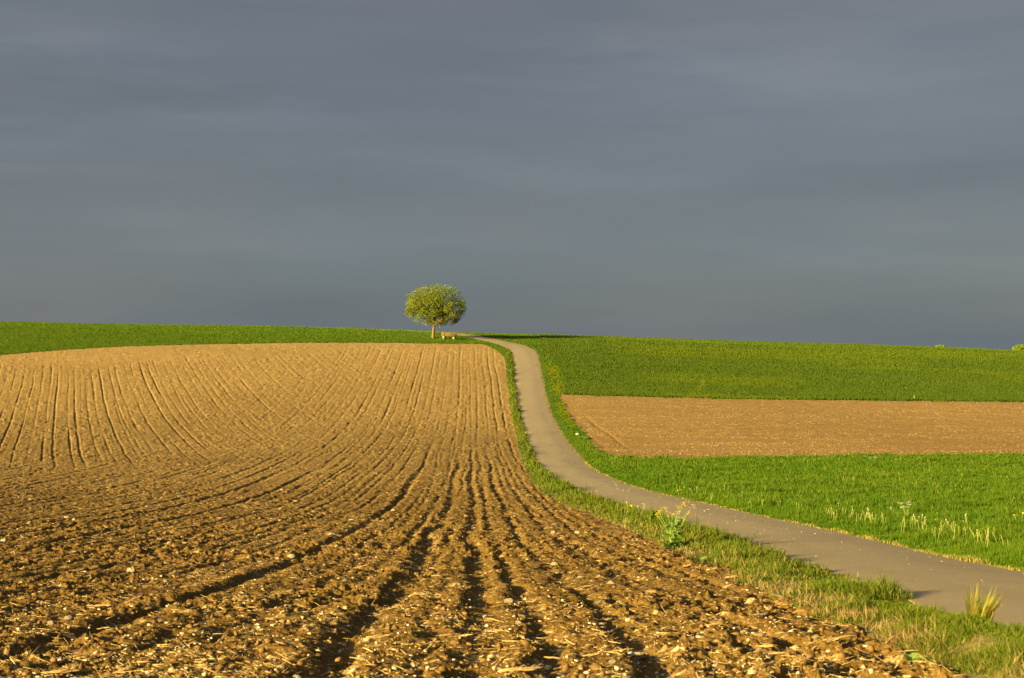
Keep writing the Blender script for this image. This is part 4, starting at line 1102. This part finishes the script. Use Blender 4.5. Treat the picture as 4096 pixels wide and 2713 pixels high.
# tall weed stalks against the sky
for i_, (u_, v_, hh, lab) in enumerate([(2133, 1352, .7, 'thin pale weed stalk against the sky right of the lane bend')]):
    X, Y = cast(u_, v_); x, y = float(X[0]), float(Y[0]); b = MB()
    b.tube([(0, 0, -.1), (.02, 0, hh * .5), (.05, 0, hh)], [.02, .016, .010], 5)
    for k in range(5): b.tube([(.03, 0, hh * (.55 + .08 * k)), (.03 + (.12 if k % 2 else -.1), 0.03, hh * (.68 + .08 * k))], [.010, .008], 4)
    link('weed_stalk', b.mesh('weed_stalk', True), M['stem'], None, lab, 'weed', None, None, (x, y, float(gz(x, y))))

# ------------------------------------------------------------------ light: low evening sun from behind left under a slate cloud deck
ELEV, PHI = math.radians(15), math.radians(56)
sdir = Vector((math.sin(PHI) * math.cos(ELEV), math.cos(PHI) * math.cos(ELEV), -math.sin(ELEV)))   # travel direction
sun = bpy.data.lights.new('sun', 'SUN'); sun.energy = 4.8; sun.angle = math.radians(0.55); sun.color = (1.0, 0.765, 0.30)
so = bpy.data.objects.new('sun', sun); col.objects.link(so); so.rotation_euler = sdir.to_track_quat('-Z', 'Y').to_euler(); so.location = (-60, -30, 40)

w = bpy.data.worlds.new('World'); sc.world = w; w.use_nodes = True
t = w.node_tree; t.nodes.clear()
out = N(t, 'ShaderNodeOutputWorld'); bg = N(t, 'ShaderNodeBackground'); bg.inputs['Strength'].default_value = 0.1
sky = N(t, 'ShaderNodeTexSky'); sky.sky_type = 'NISHITA'; sky.sun_disc = False; sky.sun_elevation = ELEV; sky.sun_rotation = math.atan2(-sdir.x, -sdir.y)
g = N(t, 'ShaderNodeTexCoord').outputs['Generated']
sep = N(t, 'ShaderNodeSeparateXYZ'); t.links.new(g, sep.inputs[0])
def dirmap(sc_, rot=(0, 0, 0)):
    m = N(t, 'ShaderNodeMapping'); m.inputs['Scale'].default_value = sc_; m.inputs['Rotation'].default_value = rot; t.links.new(g, m.inputs[0]); return m.outputs[0]
n1 = noise(t, dirmap((1.2, 1.2, 6.0), (0, 0.16, 0)), 2.3, 6, 0.55)
n2 = noise(t, dirmap((1.0, 1.0, 9.0), (0, -0.06, 0)), 4.2, 5, 0.55)
n3 = noise(t, dirmap((0.8, 0.8, 5.0)), 1.6, 3, 0.5)
up = mapr(t, sep.outputs['Z'], 0.0, 0.26)
C_lo, C_hi = (0.138, 0.184, 0.218), (0.176, 0.187, 0.222)
K = 0.85 / 0.1 / 3.6
sc3 = lambda c, f=1.0: tuple(q * K * f for q in c)
cl = mixc(t, up, sc3(C_lo), sc3(C_hi))
cl = mixc(t, mapr(t, n1, 0.43, 0.62, 0, 0.6), cl, sc3((0.225, 0.228, 0.242)))
cl = mixc(t, mapr(t, n2, 0.44, 0.68, 0, 0.5), cl, sc3((0.140, 0.162, 0.195)))
cl = mixc(t, mapr(t, n3, 0.47, 0.60, 0, 0.5), cl, sc3((0.172, 0.198, 0.224)))
# broad streaks of the cloud deck ahead: (bearing, height, half width, half thickness, brightness change)
ab = mth(t, 'DIVIDE', sep.outputs['X'], mth(t, 'MAXIMUM', sep.outputs['Y'], 0.05)); bb = mth(t, 'DIVIDE', sep.outputs['Z'], mth(t, 'MAXIMUM', sep.outputs['Y'], 0.05))
wz = noise(t, dirmap((1.5, 1.5, 6)), 3.0, 5, 0.6); wz2 = noise(t, dirmap((2, 2, 16), (0, .1, 0)), 5.0, 5, 0.6)
bb = mth(t, 'ADD', bb, mth(t, 'MULTIPLY', mth(t, 'SUBTRACT', wz, 0.5), 0.07)); ab = mth(t, 'ADD', ab, mth(t, 'MULTIPLY', mth(t, 'SUBTRACT', wz2, 0.5), 0.35))
tot = None
for a0, b0, sa, sb, am in ((0.20, 0.185, 0.16, 0.034, 0.16), (-0.29, 0.205, 0.12, 0.016, 0.13), (-0.16, 0.160, 0.10, 0.011, 0.12), (-0.13, 0.070, 0.17, 0.014, 0.10), (-0.33, 0.138, 0.07, 0.010, 0.10),
                           (0.24, 0.062, 0.13, 0.016, 0.10), (0.02, 0.125, 0.14, 0.012, 0.08), (0.29, 0.115, 0.12, 0.018, -0.12), (0.0, 0.018, 0.60, 0.022, -0.07), (-0.28, 0.172, 0.14, 0.012, -0.10), (-0.05, 0.20, 0.09, 0.016, -0.07), (-0.2, 0.105, 0.2, 0.012, -0.06)):
    q = mth(t, 'ADD', mth(t, 'POWER', mth(t, 'ABSOLUTE', mth(t, 'MULTIPLY', mth(t, 'SUBTRACT', ab, a0), 1 / sa)), 2.0), mth(t, 'POWER', mth(t, 'ABSOLUTE', mth(t, 'MULTIPLY', mth(t, 'SUBTRACT', bb, b0), 1 / sb)), 2.0))
    g_ = mth(t, 'MULTIPLY', mth(t, 'EXPONENT', mth(t, 'MULTIPLY', q, -1.0)), am)
    tot = g_ if tot is None else mth(t, 'ADD', tot, g_)
tot = mth(t, 'ADD', tot, mth(t, 'MULTIPLY', mth(t, 'SUBTRACT', wz2, 0.5), 0.07))
fr = mapr(t, sep.outputs['Y'], 0.05, 0.4)
vm = N(t, 'ShaderNodeVectorMath', operation='SCALE'); t.links.new(cl, vm.inputs[0]); t.links.new(mth(t, 'ADD', 1.0, mth(t, 'MULTIPLY', mth(t, 'MULTIPLY', tot, 1.0), fr)), vm.inputs['Scale']); cl = vm.outputs[0]
# clear gap round the sun, behind the viewer
dt = N(t, 'ShaderNodeVectorMath', operation='DOT_PRODUCT'); t.links.new(g, dt.inputs[0]); dt.inputs[1].default_value = tuple(-sdir)
gap = mapr(t, dt.outputs['Value'], 0.35, 0.85, 0.03, 0.75)
c = mixc(t, gap, cl, sky.outputs[0])
t.links.new(c, bg.inputs[0]); t.links.new(bg.outputs[0], out.inputs[0])

sc.view_settings.view_transform = 'Standard'; sc.view_settings.look = 'None'; sc.view_settings.gamma = 1.0; sc.view_settings.use_curve_mapping = False
sc.view_settings.exposure = 1.85

cam = bpy.data.cameras.new('camera'); co = bpy.data.objects.new('camera', cam); col.objects.link(co)
cam.sensor_width = 36; cam.lens = FP / 4096 * 36; cam.clip_start = 0.1; cam.clip_end = 20000
co.location = (0, 0, 0); co.rotation_euler = (PI / 2, 0, 0)
cam.dof.use_dof = True; cam.dof.focus_distance = 45; cam.dof.aperture_fstop = 7.1
sc.camera = co
sc.cycles.max_bounces = 6; sc.cycles.diffuse_bounces = 3; sc.cycles.transmission_bounces = 4
